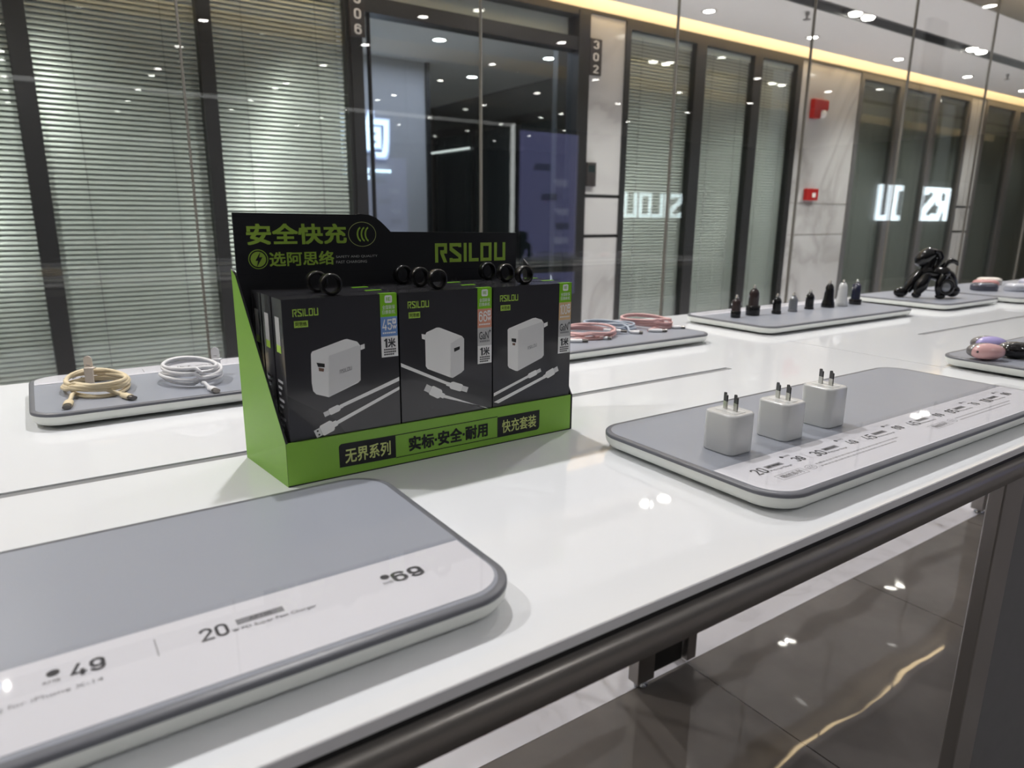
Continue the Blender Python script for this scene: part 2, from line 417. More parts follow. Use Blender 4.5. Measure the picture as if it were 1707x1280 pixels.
def thing(name, label, cat, loc, group=None, rotz=0.0):
    o = bpy.data.objects.new(name, None); COL.objects.link(o)
    o.location = loc; o.rotation_euler = (0, 0, rotz); o.empty_display_size = 0.05
    o['label'] = label; o['category'] = cat
    if group: o['group'] = group
    ORG[o.name] = Vector(loc)
    return o
def tag(o, label, cat, group=None):
    o['label'] = label; o['category'] = cat
    if group: o['group'] = group
    return o
def struct(o): o['kind'] = 'structure'; return o
def dup(root, loc, label=None, group=None):
    r = root.copy(); COL.objects.link(r); r.location = loc
    if label: r['label'] = label
    if group: r['group'] = group
    for ch in list(root.children):
        c = ch.copy(); COL.objects.link(c); c.parent = r
        for g in list(ch.children):
            d = g.copy(); COL.objects.link(d); d.parent = c
    return r
def rrect(x0, x1, y0, y1, r, n=8):
    P = []
    for cx, cy, a0 in ((x1 - r, y1 - r, 0), (x0 + r, y1 - r, 90), (x0 + r, y0 + r, 180), (x1 - r, y0 + r, 270)):
        for k in range(n + 1):
            a = math.radians(a0 + 90 * k / n); P.append((cx + r * math.cos(a), cy + r * math.sin(a)))
    return P
def front(y):       # faces the camera side (towards -Y): u = +X, v = +Z
    return (Vector((0, y, 0)), Vector((1, 0, 0)), Vector((0, 0, 1)), Vector((0, -1, 0)))
def flatz(z):       # lies on a horizontal surface
    return (Vector((0, 0, z)), Vector((1, 0, 0)), Vector((0, 1, 0)), Vector((0, 0, 1)))
def flatz_turned(z):    # same, read from the window side
    return (Vector((0, 0, z)), Vector((-1, 0, 0)), Vector((0, -1, 0)), Vector((0, 0, 1)))
def ellipse(cx, cy, rx, ry, n=28): return [(cx + rx * math.cos(2 * PI * k / n), cy + ry * math.sin(2 * PI * k / n)) for k in range(n)]
def ring_flat(mb, cx, cy, rx, ry, w, m, F, z, a0=0, a1=360, n=36):
    full = abs(a1 - a0) >= 360
    K = n
    for k in range(K):
        a = math.radians(a0 + (a1 - a0) * k / K); b = math.radians(a0 + (a1 - a0) * (k + 1) / K)
        mb.flat([(cx + rx * math.cos(a), cy + ry * math.sin(a)), (cx + rx * math.cos(b), cy + ry * math.sin(b)),
                 (cx + (rx - w) * math.cos(b), cy + (ry - w) * math.sin(b)), (cx + (rx - w) * math.cos(a), cy + (ry - w) * math.sin(a))], m, F, z)

# ================================================================== THE SETTING
b = MB(); b.box(-4, 15, -6.6, 1.06, -0.05, 0, 'floor_tile'); struct(b.build('floor'))
b = MB(); b.box(-4, 15, 1.06, FAR + 0.02, -0.05, 0, 'floor_pale'); struct(b.build('floor_corridor'))
b = MB(); b.box(-4, 15, -6.6, GL + 0.12, SHOPC, SHOPC + 0.05, 'ceiling_paint'); struct(b.build('ceiling_shop'))
b = MB(); b.box(-4, 15, -6.7, -6.6, 0, SHOPC, 'shop_wall'); struct(b.build('wall_back'))
b = MB(); b.box(-4.1, -4, -6.7, FAR, 0, SHOPC, 'shop_wall'); struct(b.build('wall_left'))
b = MB(); b.box(15, 15.1, -6.7, FAR, 0, SHOPC, 'shop_wall'); struct(b.build('wall_right'))
# corridor ceiling: two boards with the dark light slot between, coves at both edges
ce = MB()
CF = 1.41 / 0.363
ce.box(-4, 15, 2.50, 3.04, CEIL, CEIL + 0.05, 'ceiling_paint')
ce.box(-4, 15, 3.195, CF, CEIL, CEIL + 0.05, 'ceiling_paint')
ce.box(-4, 15, 3.0, 3.24, CEIL + 0.05, CEIL + 0.09, 'slot_dark')
ce.box(-4, 15, 3.04, 3.055, CEIL + 0.002, CEIL + 0.05, 'slot_dark'); ce.box(-4, 15, 3.18, 3.195, CEIL + 0.002, CEIL + 0.05, 'slot_dark')
ce.box(-4, 15, CF - 0.05, FAR + 0.05, CEIL + 0.24, CEIL + 0.28, 'cove_paint')
ce.box(-4, 15, CF - 0.06, CF - 0.04, CEIL + 0.05, CEIL + 0.28, 'cove_paint')
ce.box(-4, 15, GL + 0.05, 2.54, CEIL + 0.26, CEIL + 0.30, 'slot_dark')
ce.box(-4, 15, 2.497, 2.52, CEIL + 0.002, CEIL + 0.26, 'slot_dark')
struct(ce.build('ceiling'))
b = MB(); b.box(-4, 15, 2.398, 2.452, CEIL + 0.235, CEIL + 0.26, 'led_warm')
tag(b.build('cove_strip_light', loc=(5.5, 2.45, CEIL + 0.25)), 'warm strip light in the cove above the shop window, reflected in the floor', 'light')
b = MB(); b.box(-4, 15, GL + 0.011, GL + 0.055, CEIL - 0.02, SHOPC + 0.2, 'cove_paint'); struct(b.build('trim_1'))

# far wall: marble columns with dark bands, and the header over windows and door
TOPF = 2.53
wl = MB()
def col_seg(x0, x1, bands=True):
    cuts = [0, 0.985, 1.01, 1.28, 1.305, TOPF] if bands else [0, TOPF]
    for k in range(len(cuts) - 1):
        band = bands and k in (1, 3)
        wl.box(x0, x1, FAR + (0.006 if band else 0), FAR + 0.12, cuts[k], cuts[k + 1], 'frame_dark' if band else 'wall_marble')
col_seg(3.44, 3.80)
col_seg(5.97, 6.10, False); col_seg(6.11, 6.94, False)
col_seg(9.30, 9.47); col_seg(9.48, 9.68)
for z in (0.985, 1.28): wl.box(6.0, 6.94, FAR - 0.002, FAR + 0.05, z, z + 0.006, 'joint')
wl.box(-4, 15, FAR - 0.012, FAR + 0.12, TOPF, TOPF + 0.022, 'frame_dark')
wl.box(-4, 15, FAR, FAR + 0.12, TOPF + 0.022, CEIL + 0.26, 'cove_paint')
struct(wl.build('wall_far'))

def window(n, x0, x1, mull, fm='frame_dark', depth=0.012):
    """glazed office front: dark frame with mullions, one pane per bay, a blind behind each"""
    root = bpy.data.objects.new('window_%d' % n, None); COL.objects.link(root); root['kind'] = 'structure'
    root.location = (x0, FAR, 0); ORG[root.name] = Vector((x0, FAR, 0))
    fr = MB()
    fr.box(x0, x1, FAR - depth, FAR + 0.075, TOPF - 0.05, TOPF, fm); fr.box(x0, x1, FAR - depth, FAR + 0.07, 0, 0.06, fm)
    bays = []; last = x0
    for a, c in mull:
        fr.box(a, c, FAR - depth, FAR + 0.075, 0.06, TOPF - 0.05, fm)
        if a > last + 0.02: bays.append((last, a))
        last = c
    if x1 > last + 0.02: bays.append((last, x1))
    fr.build('window_frame', root)
    for a, c in bays:
        p = MB(); p.box(a, c, FAR + 0.01, FAR + 0.018, 0.06, TOPF - 0.05, 'window_glass'); p.build('pane', root)
    return bays
def blind(x0, x1, label, sm='blind_slat', tilt=60, pitch=0.0245):
    y = FAR + 0.052
    t = thing('venetian_blind', label, 'blind', ((x0 + x1) / 2, y, 0.0), 'venetian blinds behind the office glass')
    s = MB(); a = math.radians(tilt); wd = 0.0265
    z = TOPF - 0.11
    vs = []; fs = []
    while z > 0.10:
        o = len(vs); ca, sa = math.cos(a) * wd / 2, math.sin(a) * wd / 2
        for dy, dz in ((-ca, -sa), (-0.0012, 0.0022), (ca, sa)):
            vs += [(x0, y + dy, z + dz), (x1, y + dy, z + dz)]
        fs += [(o, o + 1, o + 3, o + 2), (o + 2, o + 3, o + 5, o + 4)]
        z -= pitch
    s.add(vs, fs, sm, True); s.build('slats', t)
    h = MB(); h.box(x0, x1, y - 0.016, y + 0.016, TOPF - 0.10, TOPF - 0.0495, sm); h.build('head_rail', t)
    h = MB(); h.box(x0, x1, y - 0.013, y + 0.013, 0.065, 0.085, sm); h.build('bottom_rail', t)
    for f in (0.22, 0.78):
        xx = x0 + (x1 - x0) * f
        c = MB(); c.tube([(xx, y - 0.018, TOPF - 0.08), (xx, y - 0.018, 0.08)], 0.0016, 'cord', 5); c.build('ladder_cord', t)
    return t
# the offices behind the blinds are dark
b = MB()
for x0, x1 in ((-4, 1.70), (3.82, 5.97), (6.94, 9.30), (9.68, 15)):
    b.box(x0, x1, FAR + 0.30, FAR + 0.34, 0, TOPF, 'lobby_dark')
struct(b.build('wall_office'))
wn = ['grey venetian blind behind the glass, beside the left edge of the first dark mullion',
      'grey venetian blind behind the widest pane between the two slim black mullions',
      'bright reflective grey venetian blind beside the dark door frame with the 306 plate']
for (a, c), l in zip(window(1, -4.0, 1.66, [(0.035, 0.115), (0.845, 0.915), (1.64, 1.66)]), wn): blind(a + 0.003, c - 0.003, l)
wn = ['grey venetian blind beside the marble column that carries the 302 plate',
      'grey venetian blind in the middle bay between 302 column and fire alarm column',
      'darker narrow grey venetian blind beside the fire alarm column']
for (a, c), l in zip(window(2, 3.80, 5.97, [(3.80, 3.85), (4.56, 4.68), (5.29, 5.40), (5.90, 5.97)]), wn): blind(a + 0.003, c - 0.003, l)
wn = ['dark grey closed venetian blind just past the fire alarm column', 'dark grey closed venetian blind in the middle of the far window',
      'dark grey closed venetian blind before the narrow split marble pilaster']
for (a, c), l in zip(window(3, 6.94, 9.30, [(6.94, 7.0), (7.68, 7.82), (8.44, 8.54), (9.24, 9.30)], 'frame_grey'), wn): blind(a + 0.003, c - 0.003, l, 'blind_dark', 62)
wn = ['dark closed venetian blind just beyond the narrow marble pilaster', 'dark closed venetian blind at the far end of the corridor']
for (a, c), l in zip(window(4, 9.68, 13.4, [(9.68, 9.74), (10.5, 10.64), (13.34, 13.4)], 'frame_grey'), wn): blind(a + 0.003, c - 0.003, l, 'blind_dark', 62)

# lobby doorway 306
dr = bpy.data.objects.new('door_1', None); COL.objects.link(dr); dr['kind'] = 'structure'; dr.location = (2.55, FAR, 0); ORG[dr.name] = Vector((2.55, FAR, 0))
f = MB()
f.box(1.66, 1.73, FAR - 0.03, FAR + 0.10, 0, TOPF, 'frame_dark'); f.box(1.788, 1.800, FAR + 0.015, FAR + 0.05, 0, 2.28, 'frame_dark')
f.box(3.34, 3.44, FAR - 0.03, FAR + 0.10, 0, TOPF, 'frame_dark')
f.box(1.73, 3.34, FAR - 0.02, FAR + 0.09, 2.275, 2.36, 'frame_dark'); f.box(1.73, 3.34, FAR - 0.02, FAR + 0.09, 2.50, TOPF, 'frame_dark')
f.build('door_frame', dr)
p = MB(); p.box(1.73, 3.34, FAR + 0.03, FAR + 0.04, 0.0, 2.275, 'window_glass'); p.build('pane', dr)
p = MB(); p.box(1.73, 3.34, FAR + 0.03, FAR + 0.04, 2.36, 2.50, 'window_glass'); p.build('transom_pane', dr)
p = MB(); p.box(1.73, 3.34, FAR + 0.10, FAR + 0.12, 2.33, 2.55, 'ceiling_paint'); p.build('transom_board', dr)
# lobby room
lb = MB()
lb.box(1.5, 3.36, 6.43, 6.55, 0, CEIL, 'lobby_wall')
lb.box(3.36, 3.40, 6.40, 6.55, 0, CEIL, 'frame_dark')
lb.box(1.5, 5.0, 8.95, 9.05, 0, CEIL, 'lobby_brown')
lb.box(4.8, 4.9, FAR + 0.12, 8.95, 0, CEIL, 'lobby_dark')
lb.box(1.55, 1.62, FAR + 0.12, 6.43, 0, CEIL, 'lobby_wall')
lb.box(3.46, 4.9, FAR + 0.36, FAR + 0.42, 0, CEIL, 'lobby_dark')
struct(lb.build('wall_lobby'))
b = MB(); b.box(1.5, 5.0, FAR + 0.12, 9.05, CEIL, CEIL + 0.05, 'ceiling_paint'); struct(b.build('ceiling_lobby'))
b = MB(); b.box(1.5, 5.0, FAR + 0.02, 9.05, -0.05, 0, 'floor_tile'); struct(b.build('floor_lobby'))
pw = MB()
for k in range(4):
    y0 = 4.9 + k * 1.0
    pw.box(4.785, 4.80, y0, y0 + 0.92, 0.05, 2.15, 'lobby_glass'); pw.box(4.77, 4.80, y0 + 0.92, y0 + 1.0, 0, 2.25, 'frame_dark')
pw.box(4.77, 4.80, 4.6, 8.95, 2.15, 2.25, 'frame_dark')
struct(pw.build('partition_lobby'))
pw = MB(); pw.box(3.75, 4.55, 8.93, 8.95, 0, 2.1, 'lobby_dark'); pw.box(3.70, 3.75, 8.91, 8.95, 0, 2.15, 'frame_dark'); pw.box(4.55, 4.60, 8.91, 8.95, 0, 2.15, 'frame_dark'); pw.box(3.70, 4.60, 8.91, 8.95, 2.1, 2.15, 'frame_dark')
struct(pw.build('door_2'))
t = MB(); t.tube([(4.74, 7.9, 1.965), (4.74, 8.9, 1.965)], 0.014, 'led_line', 8)
tag(t.build('linear_lamp', loc=(4.74, 8.4, 1.965)), 'thin white linear lamp high on the lobby side wall', 'lamp')
# glowing lobby sign
g = thing('lobby_sign', 'blue white glowing sign letters on the pale lobby wall behind the door', 'sign', (2.5, 6.41, 1.65))
F = front(6.405)
m_ = MB(); m_.text('咨询', 'sign_lobby', F, (2.16, 2.94, 1.67, 2.06), 0.012, 0.02); m_.build('characters', g)
m_ = MB(); m_.text('咨询', 'sign_blue', F, (2.15, 2.95, 1.66, 2.07), 0.004, 0.06); m_.build('halo_letters', g)
m_ = MB(); m_.text('Consulting', 'sign_lobby', F, (2.1, 2.74, 1.46, 1.60), 0.012, 0.02); m_.box(2.78, 2.96, 6.39, 6.40, 1.53, 1.56, 'sign_lobby'); m_.build('subtitle', g)

# shop window: tall frameless panes with slim joints
xs = [-2.28, -1.40, -0.52, 0.379, 1.278, 2.176, 3.047, 3.918, 4.818, 5.70, 6.58, 7.46, 8.34, 9.22, 10.1, 10.98, 11.86, 12.74]
for i in range(len(xs) - 1):
    p = MB(); p.box(xs[i] + 0.002, xs[i + 1] - 0.002, GL, GL + 0.010, 0.0, SHOPC, 'shop_glass'); struct(p.build('window_%d' % (i + 10)))
    j = MB(); j.box(xs[i] - 0.0024, xs[i] + 0.0024, GL - 0.001, GL + 0.011, 0, SHOPC, 'joint'); struct(j.build('trim_%d' % (i + 10)))

# ------------------------------------------------------------------ lamps, sprinklers, plates, fire devices
def downlight(x, y, z, lens, label, group, r=0.045):
    t = thing('downlight', label, 'light', (x, y, z), group)
    h = MB(); h.lathe([(r, -0.004), (r + 0.012, -0.004), (r + 0.014, 0.0), (r + 0.012, 0.0), (r, 0.0)], 'plate_white', (x, y, z), 24); h.build('trim_ring', t)
    l = MB(); l.lathe([(0.0005, -0.006), (r * 0.7, -0.006), (r, -0.002)], lens, (x, y, z), 24); l.build('lens', t)
    return t
first = None
for x, l in zip((4.18, 5.43, 6.77, 8.13, 9.48), ('nearest 302 column', 'above the first blinds', 'over the fire alarm column', 'over the far windows', 'last of the row')):
    lab = 'round corridor ceiling downlight beside the warm cove, ' + l
    t = downlight(x, 3.66, CEIL, 'lens', lab, 'corridor downlights along the cove') if not first else dup(first, (x, 3.66, CEIL), lab)
    first = first or t
for x in (0.2, 1.5, 2.85):
    dup(first, (x, 3.66, CEIL), 'round corridor ceiling downlight above the offices nearest the door')
for x, l in ((3.36, 'before the first seam'), (5.19, 'near the sprinkler'), (7.02, 'farther along the slot')):
    t = thing('twin_downlight', 'pair of bright round lamps in the dark ceiling slot, ' + l, 'light', (x, 3.117, CEIL), 'twin lamps in the dark slot')
    for dx in (-0.085, 0.085):
        q = MB(); q.lathe([(0.0005, -0.002), (0.036, -0.002), (0.045, 0.012)], 'lens', (x + dx, 3.117, CEIL), 24); q.build('lamp', t)
    q = MB(); q.box(x - 0.15, x + 0.15, 3.06, 3.174, CEIL + 0.012, CEIL + 0.045, 'dark_metal'); q.build('housing', t)
lob = None
for x, y, l in ((2.79, 4.87, 'nearest the transom'), (3.04, 5.54, 'left of the row'), (3.13, 4.46, 'just inside the glass'), (4.09, 6.75, 'deepest in the room'), (4.2, 5.55, 'near the dark side wall')):
    lab = 'round cool lobby ceiling downlight, ' + l
    t = downlight(x, y, CEIL, 'lens_cool', lab, 'lobby downlights', 0.062) if not lob else dup(lob, (x, y, CEIL), lab)
    lob = lob or t
shp = None
for yy in (1.42, -1.37, -2.55, -3.7, -5.0):
    for i in range(-1, 7):
        x = (0.55 + 1.4 * i) if yy > 0 else 1.43 * i
        lab = 'small round shop ceiling downlight, one of the even rows reflected in the window glass'
        if not shp: shp = t = downlight(x, yy, SHOPC, 'lens_shop', lab, 'shop ceiling downlights', 0.045)
        else: dup(shp, (x, yy, SHOPC), lab)
for x, y, l in ((4.76, 3.27, 'beside the near twin lamps'), (8.32, 3.37, 'far along the corridor')):
    t = thing('sprinkler', 'small ceiling fire sprinkler ' + l, 'sprinkler', (x, y, CEIL))
    q = MB(); q.lathe([(0.014, 0), (0.012, -0.02), (0.008, -0.022), (0.008, -0.045)], 'gunmetal', (x, y, CEIL), 12); q.build('stem', t)
    q = MB(); q.lathe([(0.004, -0.045), (0.026, -0.047), (0.026, -0.050), (0.004, -0.051)], 'gunmetal', (x, y, CEIL), 16); q.build('deflector', t)
def plate(x0, x1, z0, z1, digits, label, y):
    t = thing('room_number_plate', label, 'sign', ((x0 + x1) / 2, y, z0))
    q = MB(); q.box(x0, x1, y - 0.015, y, z0, z1, 'plate_black'); q.build('plate', t, bevel=0.002)
    q = MB(); F = front(y - 0.015); hh = (z1 - z0) / len(digits); wd = x1 - x0
    for k, dg in enumerate(digits):
        zt = z1 - hh * (k + 0.16)
        q.text(dg, 'plate_white', F, (x0 + wd * 0.26, x1 - wd * 0.26, zt - hh * 0.68, zt), 0.001, 0.03)
    q.build('digits', t)
plate(3.455, 3.565, 2.13, 2.37, '302', 'dark upright plate with white 302 on the marble column', FAR)
plate(1.655, 1.745, 2.13, 2.37, '306', 'dark upright plate with white 306 on the black door frame', FAR - 0.03)
t = thing('card_reader', 'small black access reader beside the lobby door frame', 'reader', (3.49, FAR, 1.37))
q = MB(); q.box(3.445, 3.535, FAR - 0.035, FAR, 1.36, 1.53, 'plate_black'); q.build('case', t, bevel=0.004)
q = MB(); q.box(3.46, 3.52, FAR - 0.0365, FAR - 0.035, 1.46, 1.51, 'lobby_glass'); q.build('screen', t)
t = thing('fire_strobe', 'red wall mounted fire alarm strobe high on marble column', 'alarm', (6.26, FAR, 2.1))
q = MB(); q.box(6.15, 6.38, FAR - 0.05, FAR, 2.13, 2.22, 'alarm_red'); q.box(6.15, 6.26, FAR - 0.05, FAR, 2.05, 2.13, 'alarm_red'); q.build('housing', t, bevel=0.008)
q = MB(); q.ball((6.32, FAR - 0.03, 2.10), (0.045, 0.03, 0.04), 'plate_white', None, 14, 8); q.build('strobe_lens', t)
t = thing('fire_call_point', 'small red fire call point box at waist height on marble column', 'alarm', (6.27, FAR, 1.32))
q = MB(); q.box(6.19, 6.37, FAR - 0.045, FAR, 1.31, 1.42, 'alarm_red'); q.build('housing', t, bevel=0.006)
q = MB(); q.box(6.27, 6.32, FAR - 0.048, FAR - 0.045, 1.34, 1.38, 'plate_white'); q.build('button', t)

# ------------------------------------------------------------------ the shop behind the camera (seen in the window's reflection)
t = thing('service_counter', 'dark shop counter back panel with glowing shop name letters, reflected in the glass', 'counter', (8.8, -0.35, 0))
q = MB(); q.box(7.0, 10.9, -0.42, -0.24, 0, 1.60, 'shop_panel'); q.build('panel', t)
q = MB(); FB = (Vector((0, -0.24, 0)), Vector((-1, 0, 0)), Vector((0, 0, 1)), Vector((0, 1, 0)))
q.logo('sign_glow', FB, (-9.60, -7.95, 1.125, 1.520), 0.012, 0.15, 0.025); q.build('letters', t)
b = MB(); b.box(6.13, 6.38, 0.98, 1.03, 0, SHOPC, 'shop_panel'); struct(b.build('reflection_blocker'))  # added dark upright out of view, hides middle letters in the glass reflection
t = thing('display_wall', 'tall grey display panel edged with white light strips, seen reflected in the glass', 'display', (1.6, -1.92, 0))
q = MB(); q.box(-1.5, 4.13, -2.0, -1.92, 0, 2.0, 'shop_panel'); q.build('panel', t)
q = MB(); q.box(4.10, 4.14, -1.92, -1.90, 0.2, 2.03, 'led_white'); q.build('upright_light_strip', t)
q = MB(); q.box(-1.5, 4.10, -1.92, -1.90, 2.0, 2.03, 'led_faint'); q.build('top_light_strip', t)
t = thing('poster_lightbox', 'violet backlit poster with pale blocks, seen reflected in the lobby door', 'poster', (4.6, -1.92, 0))
q = MB(); q.box(4.2, 5.0, -2.0, -1.93, 0.25, 2.02, 'shop_panel'); q.build('case', t)
q = MB(); FB = (Vector((0, -1.93, 0)), Vector((-1, 0, 0)), Vector((0, 0, 1)), Vector((0, 1, 0)))
q.flat([(-4.98, 0.3), (-4.22, 0.3), (-4.22, 1.98), (-4.98, 1.98)], 'poster_purple', FB, 0.001)
for k in range(9):
    u = -4.9 + random.random() * 0.45; v = 0.4 + k * 0.15
    q.flat([(u, v), (u + 0.12 + 0.12 * random.random(), v), (u + 0.2, v + 0.07), (u, v + 0.07)], 'poster_pale' if k % 2 else 'poster_dark', FB, 0.003)
q.build('print', t)

# ================================================================== THE TABLES
YF, YB = 0.2875, 1.235
def table(x0, x1, s0, s1, label, legs):
    t = thing('display_table', label, 'table', ((x0 + x1) / 2, (YF + YB) / 2, 0), 'white gloss display tables')
    top = MB(); z0, z1 = H - 0.008, H
    sy0, sy1 = 0.7312, 0.7455
    top.box(x0, x1, YF, sy0, z0, z1, 'table_white'); top.box(x0, x1, sy1, YB, z0, z1, 'table_white')
    top.box(x0, s0, sy0, sy1, z0, z1, 'table_white'); top.box(s1, x1, sy0, sy1, z0, z1, 'table_white')
    top.box(x0, x1, YF - 0.0006, YF, z0, z1 - 0.0005, 'table_edge')
    top.build('tabletop', t)
    q = MB(); q.box(s0, s1, sy0, sy1, z0 - 0.001, z1 - 0.0015, 'slot_grey'); q.build('cable_slot', t)
    q = MB(); q.box(x0 + 0.004, x1 - 0.004, YF + 0.006, YB - 0.006, H - 0.018, H - 0.0081, 'shadow_black'); q.build('shadow_gap_panel', t)  # recessed sub-panel, coloured black as the shade in the gap under the top
    def rail(yc, nm):
        q = MB(); P = []
        for k in range(13):
            a = math.radians(-90 + 180 * k / 12)
            P.append((yc + 0.0 - 0.011 * math.cos(a) + (0.0), a))
        prof = [(yc + 0.03, H - 0.040), (yc, H - 0.040), (yc, H - 0.029)]
        for k in range(9):
            a = PI - (PI / 2) * k / 8
            prof.append((yc + 0.009 + 0.009 * math.cos(a), H - 0.027 + 0.009 * math.sin(a)))
        prof += [(yc + 0.03, H - 0.018)]
        rs = [[Vector((x, p[0], p[1])) for p in prof] for x in (x0 + 0.002, x1 - 0.002)]
        q.rings(rs, 'bronze', True)
        return q.build(nm, t, bevel=0.0)
    rail(YF - 0.002, 'front_rail')
    q = MB(); q.box(x0 + 0.002, x1 - 0.002, YB - 0.03, YB - 0.002, H - 0.040, H - 0.018, 'bronze'); q.build('rear_rail', t)
    for lx0, lx1, ly0, ly1 in legs:
        q = MB(); q.box(lx0, lx1, ly0, ly1, 0.018, H - 0.018, 'bronze')
        lg = q.build('leg', t, bevel=0.002)
        q = MB(); q.lathe([(0.016, 0.0), (0.018, 0.004), (0.009, 0.006), (0.009, 0.019)], 'steel', ((lx0 + lx1) / 2, (ly0 + ly1) / 2, 0), 14)
        ORG[lg.name] = ORG[t.name]; q.build('levelling_foot', lg)
    for (a0, a1) in ((legs[0], legs[1]), (legs[2], legs[3])):
        q = MB(); xm = (a0[0] + a0[1]) / 2
        q.box(xm - 0.02, xm + 0.02, a0[3], a1[2], H - 0.058, H - 0.018, 'bronze'); q.build('cross_rail', t)
    return t
tb1 = table(-1.02, 1.279, -0.69, 0.9555, 'white gloss display table in front, under the green box',
      [(-0.95, -0.90, 0.31, 0.36), (-0.95, -0.90, 1.045, 1.095), (0.918, 0.978, 0.300, 0.318), (1.105, 1.162, 1.045, 1.08)])
q = MB(); q.box(0.980, 1.270, 0.308, 0.326, 0.05, H - 0.042, 'cabinet_grey'); q.build('front_panel', tb1, bevel=0.0015)
q = MB(); q.box(1.163, 1.278, 1.060, 1.070, 0.02, H - 0.018, 'dark_metal'); q.build('end_panel', tb1, bevel=0.001)
table(1.281, 3.58, 1.606, 3.25, 'white gloss display table farther along, under the car chargers',
      [(1.90, 1.96, 0.36, 0.41), (1.283, 1.316, 1.045, 1.19), (3.45, 3.50, 0.31, 0.36), (3.0, 3.06, 1.045, 1.09)])
# ================================================================== TRAYS
TZ = H + 0.020
def tray(x0, x1, y0, y1, label, strip=None, r=0.036):
    t = thing('display_tray', label, 'tray', ((x0 + x1) / 2, (y0 + y1) / 2, H), 'grey topped display trays')
    fn = lambda i: rrect(x0 + i, x1 - i, y0 + i, y1 - i, max(0.006, r - i), 10)
    b_ = MB(); b_.bevel_slab(fn, [(0.030, H + 0.0034), (0.010, H + 0.0036), (0.0045, H + 0.0050), (0.0012, H + 0.0090), (0.0, H + 0.0140), (0.0, H + 0.0162)], 'tray_white'); b_.build('body', t)
    e = MB(); e.bevel_slab(fn, [(0.0, H + 0.0162), (0.0, H + 0.0188), (0.0012, H + 0.0198), (0.0065, H + 0.0199)], 'tray_edge'); e.build('edge_trim', t)
    p = MB(); p.bevel_slab(fn, [(0.0060, H + 0.0190), (0.0060, TZ)], 'tray_grey', False); p.build('top_panel', t)
    for fx in (x0 + 0.06, x1 - 0.06):
        for fy in (y0 + 0.05, y1 - 0.05):
            f_ = MB(); f_.lathe([(0.008, 0), (0.009, 0.0038)], 'rubber', (fx, fy, H), 12); f_.build('foot', t)
    return t
def price_strip(t, x0, x1, y0, y1, rows, r=0.028, side=-1, raised=0.003):
    """paper strip with its printing, under a clear acrylic cover, along one long edge of the tray"""
    pts = rrect(x0, x1, y0, y1, r, 8)
    if side < 0: pts = [p for p in pts if p[1] <= y0 + r + 1e-6] + [(x1, y0 + r), (x1, y1), (x0, y1), (x0, y0 + r)][1:3]
    else: pts = [(x1, y0)] + [p for p in pts if p[1] >= y1 - r - 1e-6] + [(x0, y0)]
    pts = order(pts)
    s = MB(); s.prism(pts, TZ, TZ + 0.0004, 'paper_white')
    for fn in rows: fn(s)
    s.build('price_strip', t)
    c = MB(); cx, cy = (x0 + x1) / 2, (y0 + y1) / 2
    q = [(p[0] + (0.0015 if p[0] > cx else -0.0015), p[1] + (0.0015 if p[1] > cy else -0.0015)) for p in pts]
    c.prism(q, TZ + raised * 0.5, TZ + raised, 'acrylic'); c.build('clear_cover', t)
def order(pts):
    cx = sum(p[0] for p in pts) / len(pts); cy = sum(p[1] for p in pts) / len(pts)
    return sorted(pts, key=lambda p: math.atan2(p[1] - cy, p[0] - cx))
def T(s, x0, x1, y0, y1, m='ink', bold=0.0, shear=0.0, turned=False):
    if turned: return lambda mb: mb.text(s, m, flatz_turned(TZ), (-x1, -x0, -y1, -y0), 0.0006, bold, 'both', shear)
    return lambda mb: mb.text(s, m, flatz(TZ), (x0, x1, y0, y1), 0.0006, bold, 'both', shear)
def B(x0, x1, y0, y1, m='ink_grey'):
    return lambda mb: mb.flat([(x0, y0), (x1, y0), (x1, y1), (x0, y1)], m, flatz(TZ), 0.0005)
def D(x, y, r=0.004, m='ink'):
    return lambda mb: mb.flat(ellipse(x, y, r, r), m, flatz(TZ), 0.0006)
def O(x0, x1, y0, y1, w_=0.0005, m='ink_grey'):
    def f(mb):
        for a in ((x0, x1, y0, y0 + w_), (x0, x1, y1 - w_, y1), (x0, x0 + w_, y0, y1), (x1 - w_, x1, y0, y1)): B(*a, m)(mb)
    return f
def micro(x0, x1, y0, y1, m='ink_pale'):
    """a line of fine print too small to read: short dashes"""
    def f(mb):
        x = x0; rr = random.Random(int(x0 * 9999))
        while x < x1:
            l = 0.002 + 0.004 * rr.random(); B(x, min(x1, x + l), y0, y1, m)(mb); x += l + 0.0012
    return f

near = tray(-0.387, 0.236, 0.322, 0.562, 'large grey tray nearest the front edge, priced 69 and 49')
rows = [T('69', 0.1665, 0.1880, 0.3708, 0.3835, 'ink', 0.03), D(0.1630, 0.3812, 0.0030), T('RMB', 0.1590, 0.1655, 0.3722, 0.3752, 'ink_grey'),
        T('20', 0.0500, 0.0655, 0.3712, 0.3842, 'ink', 0.01), T('w', 0.0668, 0.0705, 0.3716, 0.3746, 'ink', 0.01),
        B(0.0705, 0.0975, 0.3778, 0.3838), T('AP10S', 0.0775, 0.0905, 0.3792, 0.3824, 'ink'), T('PD Super Fast Charger', 0.0718, 0.1150, 0.3708, 0.3748, 'ink_grey', 0.01),
        B(0.0287, 0.0293, 0.3712, 0.3888), T('49', -0.0110, 0.0050, 0.3755, 0.3880, 'ink', 0.03), D(-0.0180, 0.3855, 0.0030), T('RMB', -0.0225, -0.0150, 0.3765, 0.3795, 'ink_grey'),
        T('Charging for iPhone X-14', -0.0600, 0.0030, 0.3640, 0.3685, 'ink_grey'),
        T('PD Super Fast Charger', -0.130, -0.085, 0.3708, 0.3748, 'ink_grey', 0.01), T('20', -0.155, -0.139, 0.3712, 0.3842, 'ink', 0.01)]
